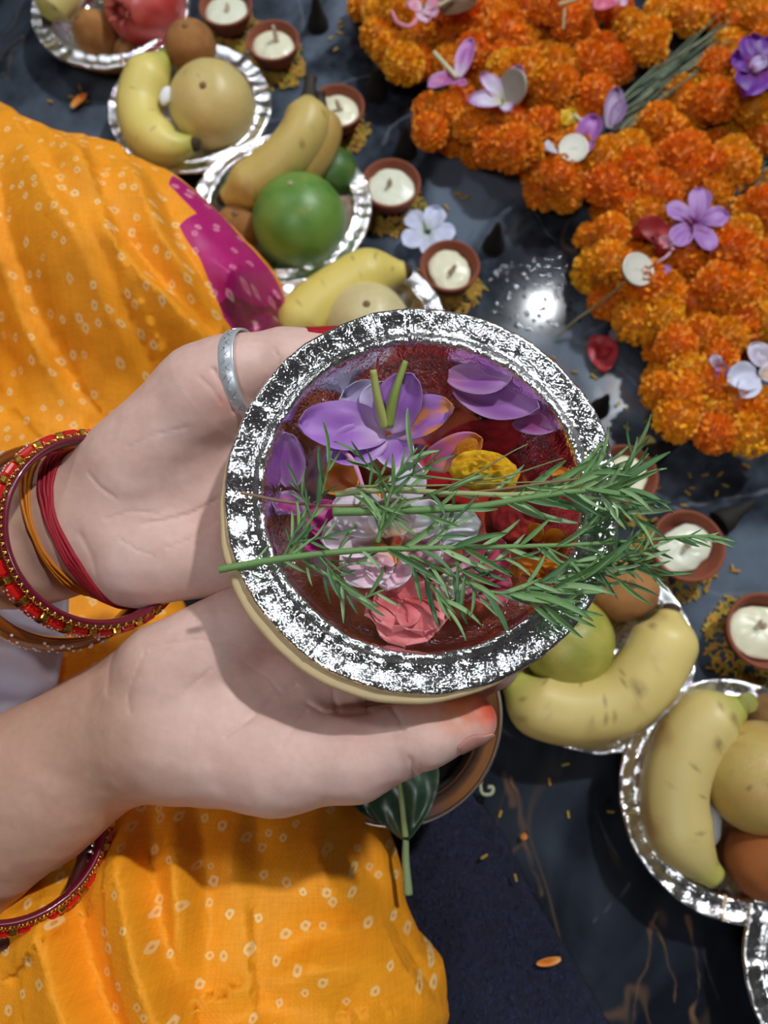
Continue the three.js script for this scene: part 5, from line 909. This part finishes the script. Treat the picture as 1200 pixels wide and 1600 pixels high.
// ---------------------------------------------------------------- plate, mango leaf, cloths, water drops
{ // steel plate behind the lower hand
  const H = .0736, c = F(615, 1112, H), t = thing('steel_bowl', 'shallow stainless steel bowl on the floor behind the lower thumb', 'bowl', [c.x, 0, c.z]);
  const steel = phys({ color: lin('#d9d2ce'), metalness: 1, roughness: .3 });
  const prof = [[.0001, .001], [.030, .001], [.040, .004], [.0500, .016], [.0512, .028], [.0520, .0376], [.0555, .0415], [.0610, .0448], [.0624, .0460], [.0628, .0452], [.0616, .0438], [.0562, .0405], [.0532, .0370], [.0524, .0290], [.0508, .0170], [.0405, .0060], [.030, .0028], [.0001, .0028]].map(([a, b]) => new THREE.Vector2(a, b));
  const pts = new THREE.SplineCurve(prof).getPoints(80).map((q) => new THREE.Vector2(Math.max(q.x, .0001), Math.max(q.y, .0005)));
  t.scale.set(.94, 1.6, .94); mesh('bowl_wall', new THREE.LatheGeometry(pts, 120), steel, t);
  mesh('rolled_lip', new THREE.TorusGeometry(.0620, .0011, 10, 140).rotateX(Math.PI / 2).translate(0, .0458, 0), steel, t);
  mesh('step_ring', new THREE.TorusGeometry(.0520, .0010, 10, 120).rotateX(Math.PI / 2).translate(0, .0372, 0), phys({ color: lin('#b98a6a'), metalness: 1, roughness: .22 }), t, 'copper toned ring inside the bowl');
  const w = lone('bowl_water', new THREE.CylinderGeometry(.0468, .0435, .008, 90).translate(c.x, .0262, c.z), phys({ color: lin('#14100f'), roughness: .06 }), 'dark water standing in the steel bowl', 'water');
}
const mangoMat = phys({ vertexColors: true, roughness: .38, clearcoat: .25, clearcoatRoughness: .3 });
function mangoLeaf(label, A, M, E, wid, stalkTo, tones) {
  const a = F(...A), m = F(...M), e = F(...E), c = m.clone(), t = thing('mango_leaf', label, 'leaf', c), cv = new THREE.CatmullRomCurve3([a, m, e].map((q) => q.clone().sub(c))), c0 = lin(tones[0]), c1 = lin(tones[1]);
  const g = sheet((u, v) => { const p = cv.getPoint(u), ax = cv.getTangent(u), q = (v - .5) * 2, side = ax.clone().cross(V(0, 1, 0)).normalize(), w = wid * .5 * Math.pow(Math.sin(Math.PI * clamp(.02 + .97 * Math.pow(u, 1.25))), .8); p.addScaledVector(side, q * w); p.y += .16 * Math.abs(q) * w + .0002 * Math.sin(u * 80 - Math.abs(q) * 9) * Math.abs(q) + .004 * nz(u * 3, q * 2, 3); return p; }, 40, 16, .0007);
  const uvs = g.attributes.uv; paint(g, (x, y, z, col, i) => { const u = uvs.getX(i), q = Math.abs(uvs.getY(i) - .5) * 2; col.copy(c0).lerp(c1, .25 * Math.pow(Math.max(0, Math.cos(u * 80 - q * 9)), 10)).multiplyScalar(1 + .12 * nz(x * 120, y * 120, z * 120)); });
  mesh('blade', g, mangoMat, t);
  mesh('midrib', flat(tube([.02, .3, .6, .98].map((u) => cv.getPoint(u).add(V(0, .0006, 0))), .0006, .0017, 30, 8), lin('#8fa06a')), stemMat, t, 'pale raised midrib');
  if (stalkTo) mesh('stalk', flat(tube([e.clone().sub(c), F(...stalkTo[0]).sub(c), F(...stalkTo[1]).sub(c)], .0016, .0024, 24, 8), lin('#7f9468')), stemMat, t, 'grey-green leaf stalk');
}
mangoLeaf('mango leaf hanging over the steel bowl, its stalk pointing to the bottom of the picture', [600, 1080, .084], [620, 1190, .088], [634, 1312, .084], .041, [[634, 1345, .083], [638, 1398, .082]], ['#213d29', '#45664a']);
mangoLeaf('second mango leaf, its dark edge showing left of the hanging one', [590, 1120, .077], [588, 1200, .078], [600, 1288, .077], .037, null, ['#17301c', '#2c4a30']);
// navy cloth: a low soft hump with a short nap
{
  const outline = [[470, 1290], [640, 1215], [738, 1236], [792, 1312], [832, 1396], [884, 1480], [948, 1592], [1010, 1720], [760, 1800], [420, 1760]].map(([x, y]) => { const q = F(x, y, .004); return [q.x, q.z]; });
  const inside = (x, z) => { const d = lineDist([...outline, outline[0]], x, z); return inPoly(outline, x, z) ? -d : d; };
  const f = (x, y, z) => { const q = inside(x, z), h = .007 + .0012 * fbm(x * 30, 1, z * 30, 3) + .004 * smooth(0, .08, -q); return Math.max(smin(Math.max(q, y - h), 1e3, .001), Math.max(q + .0, y - h) + 0 * y) - 0 + Math.max(0, Math.min(.003, .003 + Math.max(q, y - h))) * 0; };
  const lo_ = [Math.min(...outline.map((q) => q[0])) - .01, -.004, Math.min(...outline.map((q) => q[1])) - .01], hi_ = [Math.max(...outline.map((q) => q[0])) + .01, .02, Math.max(...outline.map((q) => q[1])) + .01];
  const t = thing('navy_cloth', 'dark navy fuzzy cloth spread on the floor right of the saree', 'cloth', [0, 0, .2]);
  const g = surfaceNets((x, y, z) => { const q = inside(x, z), h = .006 + .0012 * fbm(x * 30, 1, z * 30, 3) + .005 * smooth(0, .08, -q), a = q + .004, b = y - h + .004; return Math.max(Math.min(Math.max(a, b), 0) + Math.hypot(Math.max(a, 0), Math.max(b, 0)) - .004, .0005 - y); }, lo_, hi_, .003).translate(0, 0, -.2);
  const weaveMap = dataTex(512, 512, (u, v) => { const k = .75 + .5 * fb2(u * 40, v * 40, 3, 3) + .5 * n2(u * 170, v * 60, 9), p = Math.pow(clamp(n2(u * 230, v * 150, 5) * 2.4 - .55), 2) * 1.3; return [toS((.0065 * k + .06 * p)), toS(.0085 * k + .07 * p), toS(.026 * k + .11 * p)]; }, true);
  mesh('fabric', planarUV(g, 1 / .12), std({ map: weaveMap, roughness: .95 }), t);
  const r = rng(91), n = 5200, fib = new THREE.InstancedMesh(new THREE.ConeGeometry(.00022, .0055, 4, 1).translate(0, .0027, 0), std({ color: lin('#2b3560'), roughness: .8 }), n), q = new THREE.Quaternion(), m4 = new THREE.Matrix4(); let k = 0;
  while (k < n) { const x = mix(lo_[0], hi_[0], r()), z = mix(lo_[2], hi_[2], r()), d = inside(x, z); if (d > -.001) continue; const y = .0055 + .005 * smooth(0, .08, -d); q.setFromEuler(new THREE.Euler((r() - .5) * 2.4, r() * 6.3, (r() - .5) * 2.4)); fib.setMatrixAt(k, m4.compose(V(x, d > -.004 ? y - .002 : y, z - .2), q, V(1, 1, 1).multiplyScalar(.5 + r()))); k++; }
  fib.name = 'nap_fibres'; fib.castShadow = fib.receiveShadow = true; fib.userData = { kind: 'stuff' }; t.add(fib);
}
// white cloth at the left edge behind the forearms
{
  const corners = [[-120, 930], [100, 975]], c = F(20, 1030, .14), t = thing('white_cloth', 'lilac-white cloth bunched behind the forearms at the left edge', 'cloth', c);
  const g = sheet((u, v) => { const x = mix(-190, 108 - 34 * Math.pow(v, 1.6) * 1.0, u), y = mix(905, 1135, v) + 60 * (u - .6) * (1 - v); const fold = .006 * Math.sin(v * 11 - u * 5 + 2 * nz(u * 2, v * 2, 3)) + .004 * nz(u * 5, v * 7, 9) + .003 * Math.sin(u * 9 + v * 16); return F(x, y, .128 + fold - .012 * Math.pow(Math.abs(v - .45) * 2, 2) - .010 * smooth(.85, 1, u)).sub(c); }, 50, 50, .0012);
  mesh('fabric', g, std({ color: lin('#cfc9da'), roughness: .8 }), t);
}
// drops of water on the floor
{
  const r = rng(17), geos = []; let k = 0;
  const drop = (x, y, s) => { const p = F(x, y, 0), g = new THREE.SphereGeometry(1, 14, 7, 0, Math.PI * 2, 0, Math.PI / 2).scale(s * (.85 + .3 * r()), s * .09, s * (.85 + .3 * r())).translate(p.x, .0002, p.z); geos.push(g); };
  for (let i = 0; i < 90; i++) { const a = r() * 6.283, q = Math.sqrt(r()); drop(835 + 75 * q * Math.cos(a) + 10 * (r() - .5), 455 + 62 * q * Math.sin(a), .0011 + .0022 * r() * r()); }
  for (let i = 0; i < 40; i++) drop(1125 + 55 * (r() - .5), 722 + 40 * (r() - .5), .0007 + .0010 * r());
  drop(888, 372, .003); drop(905, 500, .002);
  lone('water_drops', join(geos), phys({ color: lin('#2a3440'), roughness: .03, ior: 1.33, clearcoat: 1, clearcoatRoughness: .02 }), 'scatter of water drops on the dark floor by the marigolds', 'water drops', null, 'stuff');
}
// scattered grains
{ const r = rng(23), pts = []; for (const [x, y, n, s] of [[1075, 700, 8, 160], [700, 320, 5, 60], [880, 560, 5, 120], [1000, 640, 6, 120], [510, 60, 5, 80], [1130, 910, 6, 90], [850, 1240, 4, 160], [1110, 760, 8, 110], [105, 150, 4, 60]]) for (let i = 0; i < n; i++) pts.push(F(x + (r() - .5) * s, y + (r() - .5) * s * .6, 0).setY(.0011));
  for (const [x, y] of [[756, 1338], [805, 1371], [953, 1268]]) pts.push(F(x, y, .011).setY(.0125)); grains('rice_grains', 'loose yellow rice grains scattered over the dark floor', pts, 77); }

renderer.render(scene, camera);
